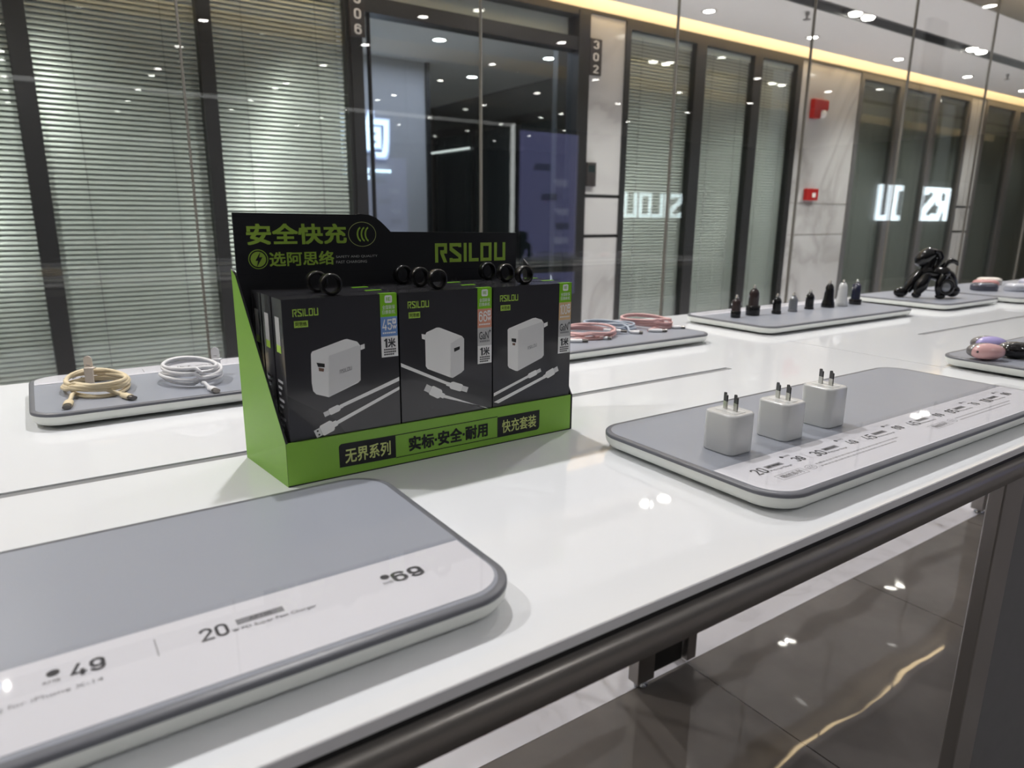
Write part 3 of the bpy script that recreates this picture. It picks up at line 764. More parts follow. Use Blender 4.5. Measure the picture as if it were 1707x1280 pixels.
price_strip(near, -0.380, 0.2285, 0.3315, 0.4015, rows)
main = tray(0.492, 1.115, 0.314, 0.557, 'grey tray under the three white plug chargers, with crowded price strip')
rows = []
for k, (wt, pr) in enumerate((('20', '39'), ('30', '49'), ('45', '69'), ('45', '69'), ('65', '79'), ('100', '99'))):
    o = 0.094 * k
    x = 0.524 + o
    rows += [T(wt, x, x + 0.017, 0.3615, 0.3745, 'ink', 0.01), T('w', x + 0.018, x + 0.0215, 0.3618, 0.3645), B(x + 0.0215, x + 0.046, 0.3675, 0.3738), micro(x + 0.024, x + 0.043, 0.3695, 0.3718, 'ink'),
             T('PD Fast Charge', x + 0.0225, x + 0.050, 0.3605, 0.3640, 'ink_grey', 0.01),
             D(x + 0.0600, 0.3805, 0.0022), T('RMB', x + 0.0635, x + 0.0725, 0.3790, 0.3822, 'ink_grey'), T(pr, x + 0.0640, x + 0.0775, 0.3635, 0.3745, 'ink', 0.02)]
    if k < 5: rows.append(B(x + 0.0850, x + 0.0855, 0.3620, 0.3770, 'ink_pale'))
for x in (0.533, 0.815):
    rows += [O(x, x + 0.040, 0.3420, 0.3530), T('随创系列', x + 0.005, x + 0.035, 0.3440, 0.3510, 'ink_grey', 0.01),
             lambda mb, x=x: ring_flat(mb, x + 0.051, 0.3485, 0.0070, 0.0050, 0.0005, 'ink_grey', flatz(TZ), 0.0006), T('CCC', x + 0.0465, x + 0.0555, 0.3465, 0.3505, 'ink_grey'),
             micro(x + 0.063, x + 0.215, 0.3500, 0.3522), micro(x + 0.063, x + 0.20, 0.3440, 0.3462)]
price_strip(main, 0.4985, 1.1085, 0.3205, 0.3930, rows, 0.030, -1, 0.005)
left = tray(-0.0255, 0.478, 0.935, 1.170, 'grey tray under the cream and white coiled cables')
rows = []
for k in range(3):
    x = 0.015 + 0.14 * k
    rows += [T('2.4A', x, x + 0.026, 1.128, 1.138, 'ink', 0.01, 0, True), T('Fast Cable', x + 0.032, x + 0.062, 1.127, 1.134, 'ink_grey', 0.01, 0, True), B(x + 0.10, x + 0.1008, 1.122, 1.145)]
price_strip(left, -0.019, 0.471, 1.111, 1.163, rows, 0.028, 1)
tray(0.505, 1.127, 0.912, 1.160, 'grey tray under the pink and white cables beside green box')
cart = tray(1.289, 1.912, 0.898, 1.150, 'grey tray under the row of eight car chargers')
price_strip(cart, 1.297, 1.904, 1.10, 1.143, [micro(1.33, 1.45, 1.12, 1.124), micro(1.5, 1.7, 1.12, 1.124)], 0.028, 1)
tray(2.070, 2.420, 0.893, 1.172, 'squarish grey tray under the glossy black toy dog')
tray(1.283, 1.905, 0.314, 0.557, 'grey tray under the pink, lavender and black egg shaped cases')
tray(2.452, 3.07, 0.845, 1.172, 'farthest grey tray, under the rounded power banks')

# ================================================================== COUNTER DISPLAY BOX
bx = thing('counter_display_box', 'green and black cardboard counter display box with printed header, full of charger cartons', 'box', (0.34, 0.67, H))
BF_, BB_ = 0.6165, 0.724
th = 0.0022
q = MB()
q.box(0.1715, 0.5085, BF_, BF_ + th, H, H + 0.0425, 'card_green')
F = front(BF_); Z = H
q.prism([(x, z + Z) for x, z in [(0.2215, 0.0305), (0.2222, 0.032), (0.224, 0.0332), (0.2810, 0.0325), (0.2810, 0.0085), (0.2215, 0.0095)]], 0, 0.0003, 'card_black', F)
q.prism([(x, z + Z) for x, z in [(0.4045, 0.0312), (0.4625, 0.0312), (0.4625, 0.011), (0.4612, 0.0088), (0.459, 0.0078), (0.4045, 0.0078)]], 0, 0.0003, 'card_black', F)
for a in ((0.2810, 0.4045, 0.0318, 0.0326), (0.2810, 0.4045, 0.0078, 0.0086)): q.flat([(a[0], a[2] + Z), (a[1], a[2] + Z), (a[1], a[3] + Z), (a[0], a[3] + Z)], 'card_black', F, 0.0003)
q.text('无界系列', 'print_cream', F, (0.2275, 0.2750, 0.0130 + Z, 0.0275 + Z), 0.0006, 0.025)
q.text('实标·安全·耐用', 'card_black', F, (0.2960, 0.3910, 0.0125 + Z, 0.0275 + Z), 0.0005, 0.045)
q.text('快充套装', 'print_cream', F, (0.4105, 0.4575, 0.0120 + Z, 0.0268 + Z), 0.0006, 0.02)
q.box(0.1715, 0.5085, BF_ - 0.0002, BF_ + th, H, H + 0.0012, 'card_black')
q.build('front_panel', bx)
def side_panel(xf, xb, nm, s):
    q = MB()
    # polygon in the slanted plane between front and back corner
    P = [(xf, BF_, 0.0), (xb, BB_, 0.0), (xb, BB_, 0.196), (xb + (xf - xb) * 0.10, BB_ - 0.010, 0.190), (xf, BF_ + 0.003, 0.0455), (xf, BF_, 0.0425)]
    d = Vector((BB_ - BF_, -(xb - xf), 0)); d.normalize(); d *= th * s
    A = [Vector((x, y, z + H)) for x, y, z in P]; N = len(A)
    Bv = [p + d for p in A]
    q.add(A, [tuple(range(N))], 'card_green'); q.add(Bv, [tuple(range(N - 1, -1, -1))], 'card_black')
    q.add(A + Bv, [(i, (i + 1) % N, (i + 1) % N + N, i + N) for i in range(N)], 'card_black')
    q.build(nm, bx)
side_panel(0.1712, 0.1605, 'side_panel', 1)
side_panel(0.5112, 0.5150, 'side_panel', -1)
q = MB(); q.box(0.172, 0.506, BF_ + th, BB_, H, H + 0.0018, 'card_green'); q.build('base_panel', bx)
# header: raised left part, quarter sweep down to the lower right part
q = MB()
hp = [(0.166, 0.0), (0.5035, 0.0), (0.5035, 0.2283), (0.3335, 0.2305)]
for k in range(1, 9):
    a = k / 8.0; hp.append((0.3335 - 0.028 * a, 0.2305 + 0.0182 * math.sin(a * PI / 2)))
hp += [(0.3020, 0.2488), (0.2985, 0.2497), (0.2930, 0.2486), (0.1665, 0.2498)]
F = front(0.7265)
q.prism([(x, z + Z) for x, z in hp], -0.0025, 0.0, 'card_black', F)
q.flat([(0.167, 0.1895 + Z), (0.503, 0.1855 + Z), (0.503, 0.1859 + Z), (0.167, 0.1899 + Z)], 'carton', F, 0.0003)
q.text('安全快充', 'print_green', F, (0.1788, 0.2812, 0.2188 + Z, 0.2388 + Z), 0.0004, 0.04)
ring_flat(q, 0.2998, 0.2280 + Z, 0.0160, 0.0132, 0.0006, 'print_cream', F, 0.0004)
for k in range(3):
    ring_flat(q, 0.2990 + 0.0045 * k, 0.2280 + Z, 0.0056, 0.0082, 0.0018, 'print_green', F, 0.0004, 105, 255, 12)
ring_flat(q, 0.1880, 0.2042 + Z, 0.0098, 0.0098, 0.0009, 'print_green', F, 0.0004)
q.flat(ellipse(0.1880, 0.2042 + Z, 0.0076, 0.0076), 'print_green', F, 0.0004)
q.flat([(x, z + Z) for x, z in [(0.1905, 0.2118), (0.1850, 0.2028), (0.1876, 0.2028), (0.1858, 0.1960), (0.1920, 0.2062), (0.1889, 0.2062)]], 'card_black', F, 0.0006)
q.text('选阿思络', 'print_green', F, (0.1992, 0.2665, 0.1968 + Z, 0.2110 + Z), 0.0004, 0.03)
q.text('SAFETY AND QUALITY', 'lab_grey', F, (0.2690, 0.3165, 0.2030 + Z, 0.2058 + Z), 0.0004, 0.005)
q.text('FAST CHARGING', 'lab_grey', F, (0.2690, 0.3040, 0.1976 + Z, 0.2004 + Z), 0.0004, 0.005)
q.logo('print_green', F, (0.3885, 0.4870, 0.1948 + Z, 0.2170 + Z), 0.0004, 0.18)
q.build('header_panel', bx)

# ------------------------------------------------------------------ cartons
ART = {
 1: dict(sil=[(24.3,123.8),(25.7,126.1),(57.0,134.5),(60.1,134.7),(70.0,131.3),(73.0,127.4),(71.9,93.2),(69.1,90.9),(39.1,80.7),(36.1,81.9),(27.2,85.2),(24.4,88.6),(23.4,96.3)],
   side=[(41.4,120.4),(70.9,127.6),(73.2,125.3),(71.9,93.2),(39.1,80.7)], prong=[(73.3,127.4),(77.6,128.5),(77.6,123.8),(73.3,122.7)],
   port=[(29.0,115.3),(36.9,113.4),(36.7,109.9),(30.3,111.1)], port2=[(30.7,110.4),(36.0,108.9),(35.5,106.0),(31.0,107.0)], logo=[(51.2,102.0),(63.4,104.7),(63.6,108.3),(51.4,105.6)],
   wires=[[(49.5,71.6),(113.2,91.4),(113.2,87.4),(50.5,68.4)],[(44.0,55.6),(113.1,81.6),(113.0,78.3),(44.8,52.0)]],
   plugs=[((52.0,70.2),(33.5,64.2),3.3),((45.0,54.2),(24.0,46.4),5.6)]),
 2: dict(sil=[(28.1,131.1),(29.7,133.7),(41.3,137.6),(44.3,137.5),(71.0,126.2),(73.6,123.1),(73.2,89.6),(70.0,87.1),(59.7,82.7),(56.5,83.6),(30.1,95.8),(28.1,98.8)],
   side=[(57.6,119.6),(71.0,125.6),(73.6,123.1),(73.2,89.6),(70.0,87.1),(59.7,82.7),(57.5,84.6)], prong=[(24.1,132.5),(28.1,131.6),(28.0,126.2),(24.5,127.6)],
   port=[(61.3,114.2),(68.4,115.7),(68.1,112.4),(61.6,110.2)],
   wires=[[(0.4,105.2),(53.3,78.9),(53.8,75.4),(0.6,101.4)],[(47.6,66.1),(51.4,64.9),(104.5,42.0),(100.5,44.5),(48.3,62.6)]],
   plugs=[((53.0,77.0),(77.5,67.3),4.0),((48.0,64.6),(27.0,76.8),5.0)]),
 3: dict(sil=[(18.7,128.0),(20.6,129.5),(52.6,138.2),(56.2,138.4),(65.1,135.5),(67.9,131.6),(68.8,94.4),(66.2,91.6),(32.5,80.1),(29.6,80.7),(21.0,85.1),(19.3,87.7)],
   side=[(32.6,126.2),(65.2,133.1),(67.9,131.6),(68.8,94.4),(66.2,91.6),(33.2,80.3)], prong=[(68.2,131.0),(73.4,132.4),(73.5,128.2),(68.3,126.2)],
   port=[(23.9,118.1),(30.2,117.0),(29.9,112.8),(24.0,114.6)], port2=[(25.0,112.7),(29.0,112.0),(28.6,109.6),(25.3,110.3)], logo=[(45.9,102.9),(58.4,105.9),(58.3,109.5),(45.9,106.5)],
   wires=[[(0.9,58.8),(44.2,72.6),(45.7,70.0),(0.9,55.2)],[(0.9,48.6),(69.7,70.1),(72.0,67.3),(7.2,46.4)]],
   plugs=[((44.5,71.2),(65.0,77.6),3.0),((70.0,68.8),(90.0,76.4),4.2)]),
}
CH_ = 0.173     # carton height above the tray floor
def carton(kind, x0, y, label, ring_u, w_=0.1095):
    zb = H + 0.0020
    t = thing('charger_carton', label, 'carton', (x0 + w_ / 2, y + 0.0155, zb), 'dark charger cartons in the display box')
    dpt = 0.030
    q = MB(); q.box(x0, x0 + w_, y, y + dpt, zb, H + CH_ + 0.002, 'carton')
    F = (Vector((x0, y, H)), Vector((1, 0, 0)), Vector((0, 0, 1)), Vector((0, -1, 0)))
    A = ART[kind]; K = lambda P: [(a / 1000 * (w_ / 0.1135 if kind == 1 else 1.0), c / 1000) for a, c in P]
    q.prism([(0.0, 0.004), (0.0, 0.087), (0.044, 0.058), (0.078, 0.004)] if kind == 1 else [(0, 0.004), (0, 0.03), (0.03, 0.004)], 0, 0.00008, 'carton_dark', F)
    q.flat(K(A['sil']), 'pr_light', F, 0.0002); q.flat(K(A['side']), 'pr_mid', F, 0.0003); q.flat(K(A['prong']), 'pr_light', F, 0.0002)
    q.flat(K(A['port']), 'pr_port', F, 0.0004)
    if 'port2' in A: q.flat(K(A['port2']), 'pr_port2', F, 0.0004)
    for P in A['wires']: q.flat(K(P), 'pr_light', F, 0.0002)
    for (ax, az), (bx2, bz2), hw in A['plugs']:
        sx = (w_ / 0.1135 if kind == 1 else 1.0) / 1000
        a_ = Vector((ax * sx, az / 1000)); e_ = Vector((bx2 * sx, bz2 / 1000)); d_ = e_ - a_; p_ = Vector((-d_.y, d_.x)).normalized() * (hw / 1000)
        def pt(t_, k_): v_ = a_ + d_ * t_ + p_ * k_; return (v_.x, v_.y)
        q.flat([pt(-0.04, 0.5), pt(0.2, 0.55), pt(0.2, -0.55), pt(-0.04, -0.5)], 'pr_light', F, 0.0003)
        q.flat([pt(0.14, 0.7), pt(0.22, 1), pt(0.66, 1), pt(0.72, 0.8), pt(0.72, -0.8), pt(0.66, -1), pt(0.22, -1), pt(0.14, -0.7)], 'pr_light', F, 0.00035)
        q.flat([pt(0.725, 0.72), pt(1.0, 0.72), pt(1.0, -0.72), pt(0.725, -0.72)], 'pr_mid', F, 0.0003)
        if hw > 5.2:
            for kk in (0.36, -0.36): q.flat([pt(0.82, kk + 0.15), pt(0.90, kk + 0.15), pt(0.90, kk - 0.15), pt(0.82, kk - 0.15)], 'pr_port', F, 0.0005)
    if 'logo' in A:
        L = K(A['logo']); o_ = Vector((x0 + L[0][0], y, H + L[0][1])); u_ = Vector((L[1][0] - L[0][0], 0, L[1][1] - L[0][1])); v_ = Vector((0, 0, L[2][1] - L[1][1]))
        q.logo('ink_grey', (o_, u_, v_, Vector((0, -1, 0))), (0, 1, 0, 1), 0.0005, 0.14)
    lx = {1: 0.0095, 2: 0.0095, 3: 0.0085}[kind]
    q.logo('print_green', F, (lx, lx + 0.0235, 0.1592, 0.1660), 0.0003, 0.15)
    q.flat([(lx + 0.0008, 0.1492), (lx + 0.0135, 0.1492), (lx + 0.0135, 0.1552), (lx + 0.0008, 0.1552)], 'print_green', F, 0.0003)
    q.text('阿思络', 'carton_dark', F, (lx + 0.002, lx + 0.0123, 0.1502, 0.1542), 0.0005, 0.01)
    # panel of small print on the narrow side, below the peel label
    FS = (Vector((x0, y, H)), Vector((0, -1, 0)), Vector((0, 0, 1)), Vector((-1, 0, 0)))
    q.flat([(-0.022, 0.132), (-0.009, 0.132), (-0.009, 0.158), (-0.022, 0.158)], 'lab_grey', FS, 0.0003)
    q.flat([(-0.022, 0.125), (-0.009, 0.125), (-0.009, 0.132), (-0.022, 0.132)], 'print_green', FS, 0.0003)
    for k in range(9): q.flat([(-0.025, 0.096 - 0.006 * k), (-0.010 - 0.004 * (k % 3), 0.096 - 0.006 * k), (-0.010 - 0.004 * (k % 3), 0.0985 - 0.006 * k), (-0.025, 0.0985 - 0.006 * k)], 'ink_pale', FS, 0.0003)
    q.build('sleeve', t)
    # feature label down the front right edge, folding over the top
    q = MB(); x1 = w_ - 0.0006; xa = x1 - 0.0175
    zt = CH_ + 0.002; z0 = 0.1130 if kind == 1 else 0.0940
    hgt = zt - z0
    cuts = [(zt - hgt * 0.36, zt, 'lab_green'), (zt - hgt * 0.67, zt - hgt * 0.36, 'lab_blue'), (z0, zt - hgt * 0.67, 'lab_white')] if kind == 1 else \
           [(zt - hgt * 0.27, zt, 'lab_green'), (zt - hgt * 0.52, zt - hgt * 0.27, 'lab_coral' if kind == 2 else 'lab_sand'), (zt - hgt * 0.76, zt - hgt * 0.52, 'lab_grey'), (z0, zt - hgt * 0.76, 'lab_white')]
    for a, c, m in cuts: q.prism([(xa, a), (x1, a), (x1, c), (xa, c)], 0, 0.0003, m, F)
    q.add([Vector((x0 + xa, y - 0.0003, H + zt + 0.0003)), Vector((x0 + x1, y - 0.0003, H + zt + 0.0003)), Vector((x0 + x1, y + 0.005, H + zt + 0.0003)), Vector((x0 + xa, y + 0.005, H + zt + 0.0003))], [(0, 1, 2, 3)], 'lab_green')
    g0, g1 = cuts[0][0], cuts[0][1]; gh = g1 - g0; wd = x1 - xa
    q.prism(rrect(xa + wd * 0.28, xa + wd * 0.72, g0 + gh * 0.60, g0 + gh * 0.93, 0.0016, 4), 0.0003, 0.0004, 'lab_white', F)
    q.text('IE', 'lab_green', F, (xa + wd * 0.38, xa + wd * 0.62, g0 + gh * 0.70, g0 + gh * 0.85), 0.0006, 0.02)
    q.text('全国联保', 'lab_white', F, (xa + wd * 0.12, xa + wd * 0.88, g0 + gh * 0.33, g0 + gh * 0.51), 0.0005)
    q.text('日换新机', 'lab_white', F, (xa + wd * 0.12, xa + wd * 0.88, g0 + gh * 0.12, g0 + gh * 0.30), 0.0005)
    p0, p1 = cuts[1][0], cuts[1][1]; ph = p1 - p0
    wtt = {1: '45', 2: '66', 3: '100'}[kind]
    q.text(wtt, 'lab_white', F, (xa + wd * 0.08, xa + wd * 0.66, p0 + ph * 0.32, p0 + ph * 0.88), 0.0005, 0.0)
    q.text('w', 'lab_white', F, (xa + wd * 0.68, xa + wd * 0.95, p0 + ph * 0.36, p0 + ph * 0.56), 0.0005, 0.02)
    q.prism(rrect(xa + wd * 0.70, xa + wd * 0.92, p0 + ph * 0.62, p0 + ph * 0.90, 0.0006, 3), 0.0003, 0.0004, 'lab_white', F)
    q.prism([(xa + wd * 0.85, p0 + ph * 0.86), (xa + wd * 0.75, p0 + ph * 0.74), (xa + wd * 0.80, p0 + ph * 0.74), (xa + wd * 0.77, p0 + ph * 0.66), (xa + wd * 0.88, p0 + ph * 0.78), (xa + wd * 0.82, p0 + ph * 0.78)], 0.0004, 0.0005, cuts[1][2], F)
    for k in range(7): q.flat([(xa + wd * (0.1 + 0.115 * k), p0 + ph * 0.14), (xa + wd * (0.18 + 0.115 * k), p0 + ph * 0.14), (xa + wd * (0.18 + 0.115 * k), p0 + ph * 0.22), (xa + wd * (0.1 + 0.115 * k), p0 + ph * 0.22)], 'lab_white', F, 0.0005)
    if kind != 1:
        p0, p1 = cuts[2][0], cuts[2][1]; ph = p1 - p0
        q.text('GaN', 'ink', F, (xa + wd * 0.10, xa + wd * 0.78, p0 + ph * 0.36, p0 + ph * 0.78), 0.0005, 0.01)
        q.text('+', 'ink', F, (xa + wd * 0.80, xa + wd * 0.94, p0 + ph * 0.70, p0 + ph * 0.88), 0.0005, 0.03)
        for k in range(6): q.flat([(xa + wd * (0.15 + 0.12 * k), p0 + ph * 0.20), (xa + wd * (0.24 + 0.12 * k), p0 + ph * 0.20), (xa + wd * (0.24 + 0.12 * k), p0 + ph * 0.30), (xa + wd * (0.15 + 0.12 * k), p0 + ph * 0.30)], 'ink_grey', F, 0.0005)
    p0, p1 = cuts[-1][0], cuts[-1][1]; ph = p1 - p0
    q.text('1', 'ink', F, (xa + wd * 0.14, xa + wd * 0.36, p0 + ph * 0.46, p0 + ph * 0.90), 0.0005, 0.05)
    q.text('米', 'ink', F, (xa + wd * 0.40, xa + wd * 0.84, p0 + ph * 0.46, p0 + ph * 0.90), 0.0005, 0.04)
    for r_ in range(3):
        for k in range(6 - (r_ == 2)): q.flat([(xa + wd * (0.14 + 0.125 * k), p0 + ph * (0.33 - 0.12 * r_)), (xa + wd * (0.24 + 0.125 * k), p0 + ph * (0.33 - 0.12 * r_)), (xa + wd * (0.24 + 0.125 * k), p0 + ph * (0.40 - 0.12 * r_)), (xa + wd * (0.14 + 0.125 * k), p0 + ph * (0.40 - 0.12 * r_))], 'ink', F, 0.0005)
    q.build('feature_label', t)
    # black plastic ring on top, standing on edge
    q = MB(); cxr, czr, ro, ri, hw = x0 + ring_u, H + CH_ + 0.002 + 0.0102, 0.0102, 0.0078, 0.0045
    N = 28; rs = []
    for rr, yy in ((ri, -hw), (ro - 0.0006, -hw), (ro, -hw + 0.0006), (ro, hw - 0.0006), (ro - 0.0006, hw), (ri, hw), (ri, -hw)):
        rs.append([Vector((cxr + rr * math.cos(2 * PI * k / N) , y + 0.015 + yy + 0.0 * k, czr + rr * math.sin(2 * PI * k / N))) for k in range(N)])
    q.rings(rs, 'plastic_black', True, False)
    if not (kind == 1 and y > 0.68): q.build('hang_ring', t)
    # crumpled shrink film at the upper right corner
    q = MB(); rr = random.Random(kind * 31 + int(y * 1000)); zt_ = H + CH_ + 0.002
    for k in range(5):
        a = Vector((x0 + w_ - 0.012 + 0.003 * k, y + 0.004 + 0.003 * rr.random(), zt_ + 0.0004)); s_ = 0.0025 + 0.002 * rr.random()
        q.add([a, a + Vector((s_ * 1.4, s_ * 0.6, 0)), a + Vector((s_ * 0.6, s_ * 1.3, 0)), a + Vector((s_ * 0.7, s_ * 0.5, s_ * (0.5 + rr.random())))], [(0, 1, 3), (1, 2, 3), (2, 0, 3)], 'acrylic')
    q.build('film_tuft', t)
    return t
names = {1: '45w carton with a blue label patch', 2: '66w carton with a coral label patch', 3: '100w carton with a sand label patch'}
rowl = ['at the front of the green box', 'in the middle row of the green box', 'in the back row against the black header']
YR = [0.6195, 0.6525, 0.6860]
for k, x0, w_, rings in ((1, 0.1768, 0.1120, (0.0515, 0.0500, 0.0470)), (2, 0.2904, 0.1085, (0.0510, 0.047, 0.043)), (3, 0.4005, 0.1075, (0.0505, 0.047, 0.043))):
    for r_ in range(3):
        carton(k, x0 - (0.001 * r_ if k == 1 else 0) + (0.0006 * r_), YR[r_], names[k] + ' ' + rowl[r_], rings[r_], w_)

# ================================================================== PLUG CHARGERS
def plug_charger(c, rot, hgt, label):
    t = thing('plug_charger', label, 'charger', (c[0], c[1], TZ), 'white plug chargers standing prongs up')
    A = 0.0195; Bh = 0.0182
    Rm = Matrix.Rotation(rot, 3, 'Z')
    def P(x, y, z): v = Rm @ Vector((x, y, 0)); return Vector((c[0] + v.x, c[1] + v.y, TZ + z))
    q = MB(); lv = [(0.0015, 0.0), (0.0004, 0.0006), (0, 0.002), (0, hgt - 0.002), (0.0005, hgt - 0.0006), (0.0022, hgt)]
    q.rings([[P(x, y, z) for x, y in rrect(-Bh + i, Bh - i, -A + i, A - i, 0.0085 - i, 8)] for i, z in lv], 'plastic_white'); q.build('body', t)
    q = MB(); q.rings([[P(x, y, z) for x, y in rrect(-0.0085, 0.0085, -0.0135, 0.0135, 0.003, 5)] for z in (hgt, hgt + 0.0004)], 'plastic_white_matte', False); q.build('prong_plate', t)
    for s in (-1, 1):
        q = MB(); y0 = s * 0.0063
        o = P(0, y0, hgt); u = Rm @ Vector((0.35, 0.94, 0)).normalized(); F = (o, u, Vector((0, 0, 1)), Rm @ Vector((0.94, -0.35, 0)))
        q.prism([(-0.003, 0.0), (0.003, 0.0), (0.003, 0.0085), (-0.003, 0.0085)], -0.0008, 0.0008, 'prong_steel', F)
        q.prism([(-0.003, 0.0085), (0.003, 0.0085), (0.003, 0.0165), (0.0022, 0.0172), (0.0002, 0.0172), (-0.0006, 0.0155), (-0.003, 0.0148)], -0.0008, 0.0008, 'prong_dark', F)
        q.build('prong', t)
    return t
plug_charger((0.5605, 0.4275), 0.0, 0.0410, 'white plug charger nearest the green box, first of three')
plug_charger((0.6450, 0.4260), 0.0, 0.0405, 'white plug charger standing in the middle of three')
plug_charger((0.7270, 0.4280), 0.0, 0.0455, 'white plug charger farthest from the green box, last of three')

# ================================================================== CAR CHARGERS
def car_charger(c, prof, m, m2, label, tipm='chrome'):
    t = thing('car_charger', label, 'charger', (c[0], c[1], TZ), 'car chargers standing in a row')
    k = prof['split']
    q = MB(); q.lathe([(r, z) for r, z in prof['base']], m, (c[0], c[1], TZ), 20); q.build('head', t)
    q = MB(); q.lathe([(r, z) for r, z in prof['body']], m2, (c[0], c[1], TZ), 20); q.build('barrel', t)
    h = prof['body'][-1][1]
    q = MB(); q.lathe([(0.0045, h), (0.0045, h + 0.003), (0.003, h + 0.0045), (0.0026, h + 0.008), (0.0008, h + 0.0095)], tipm, (c[0], c[1], TZ), 14); q.build('contact_tip', t)
    for s in (-1, 1):
        q = MB(); zc = h * 0.72; rb = prof['body'][len(prof['body']) // 2][0]
        d = Vector((-0.8253, 0.5646, 0)) * s
        p = Vector((c[0], c[1], TZ + zc)) + d * rb
        q.ball(p, (0.0022, 0.0022, 0.004), tipm, None, 10, 6); q.build('side_contact', t)
    return t
def shape(hh, rb, rt, hb, round_=0.75, waist=False):
    base = [(rb - 0.001, 0), (rb, 0.0008), (rb, hb - 0.001), (rb - 0.001, hb)]
    body = [(rt, hb), (rt * 0.98, hb + (hh - hb) * 0.5), (rt * 0.97, hb + (hh - hb) * round_), (rt * 0.82, hb + (hh - hb) * 0.88), (rt * 0.45, hh)]
    return dict(base=base, body=body, split=hb)
specs = [((1.350, 1.038), shape(0.044, 0.0115, 0.0105, 0.016), 'car_black', 'car_brown', 'dark brownish car charger at the near end of the row'),
         ((1.420, 1.043), shape(0.063, 0.0165, 0.0120, 0.023), 'car_black', 'car_brown', 'tall black two-step car charger with a wide base'),
         ((1.492, 1.028), shape(0.040, 0.0115, 0.0100, 0.007), 'car_black', 'car_black', 'short black car charger with narrow flared base'),
         ((1.566, 1.033), shape(0.038, 0.0115, 0.0105, 0.005), 'car_grey', 'car_grey', 'short silver grey car charger'),
         ((1.644, 1.038), shape(0.041, 0.0115, 0.0105, 0.005), 'car_black', 'car_black', 'short rounded black car charger beside the silver one'),
         ((1.722, 1.034), dict(base=[(0.0165, 0), (0.0168, 0.004), (0.016, 0.010)], body=[(0.016, 0.010), (0.0125, 0.024), (0.0112, 0.045), (0.0095, 0.055), (0.0055, 0.061)], split=0.01), 'car_black', 'car_black', 'tall plain black car charger with flared foot'),
         ((1.780, 1.031), dict(base=[(0.0165, 0), (0.0168, 0.004), (0.016, 0.010)], body=[(0.016, 0.010), (0.0125, 0.024), (0.0112, 0.047), (0.0095, 0.057), (0.0055, 0.062)], split=0.01), 'plastic_white', 'plastic_white', 'glossy white car charger, the only white one in the row'),
         ((1.850, 1.033), shape(0.059, 0.0160, 0.0115, 0.014, 0.9), 'car_black', 'car_navy', 'dark navy car charger at the far end of the row')]
for c, pr, m, m2, l in specs: car_charger(c, pr, m, m2, l)

# ================================================================== CABLES
def coil_path(cx, cy, rx, ry, loops, z0, dz, seed, rot=0.0, start=0.0, jit=0.004):
    rr = random.Random(seed); P = []; N = 30
    offs = [(rr.uniform(-jit, jit), rr.uniform(-jit, jit), rr.uniform(-0.08, 0.08)) for _ in range(loops + 1)]
    for k in range(int(loops * N) + 1):
        a = start + 2 * PI * k / N; l = k / N; i = int(l); fr = l - i
        A = offs[min(i, loops)]; Bq = offs[min(i + 1, loops)]
        ox = A[0] * (1 - fr) + Bq[0] * fr; oy = A[1] * (1 - fr) + Bq[1] * fr
        x = (rx + ox) * math.cos(a); y = (ry + oy) * math.sin(a)
        z = z0 + dz * (0.5 - 0.5 * math.cos(2 * PI * l / loops * 1.5)) * 1.0 + dz * 0.5 * (i % 3) * 0.6 + 0.002 * math.sin(a * 1.7 + seed)
        P.append((cx + x * math.cos(rot) - y * math.sin(rot), cy + x * math.sin(rot) + y * math.cos(rot), z))
    return P
def connector(q, tip, base, m, mt, w_=0.0054, h_=0.0036, usb_a=False):
    """moulded plug running from base to tip, metal shell at the tip"""
    a = Vector(base); d = Vector(tip) - a; L = d.length; d.normalize(); s = d.cross(Vector((0, 0, 1))).normalized(); u = s.cross(d)
    def ring(t, ww, hh): return [a + d * (L * t) + s * ww * math.cos(2 * PI * k / 14) * (1.0) + u * hh * math.sin(2 * PI * k / 14) for k in range(14)]
    q.rings([ring(0, w_ * 0.45, h_ * 0.8), ring(0.22, w_ * 0.6, h_ * 0.85), ring(0.26, w_, h_), ring(0.70, w_, h_), ring(0.74, w_ * 0.9, h_ * 0.9)], m)
    q.rings([ring(0.72, w_ * 0.85, h_ * 0.75), ring(1.0, w_ * 0.85, h_ * 0.75)], mt)
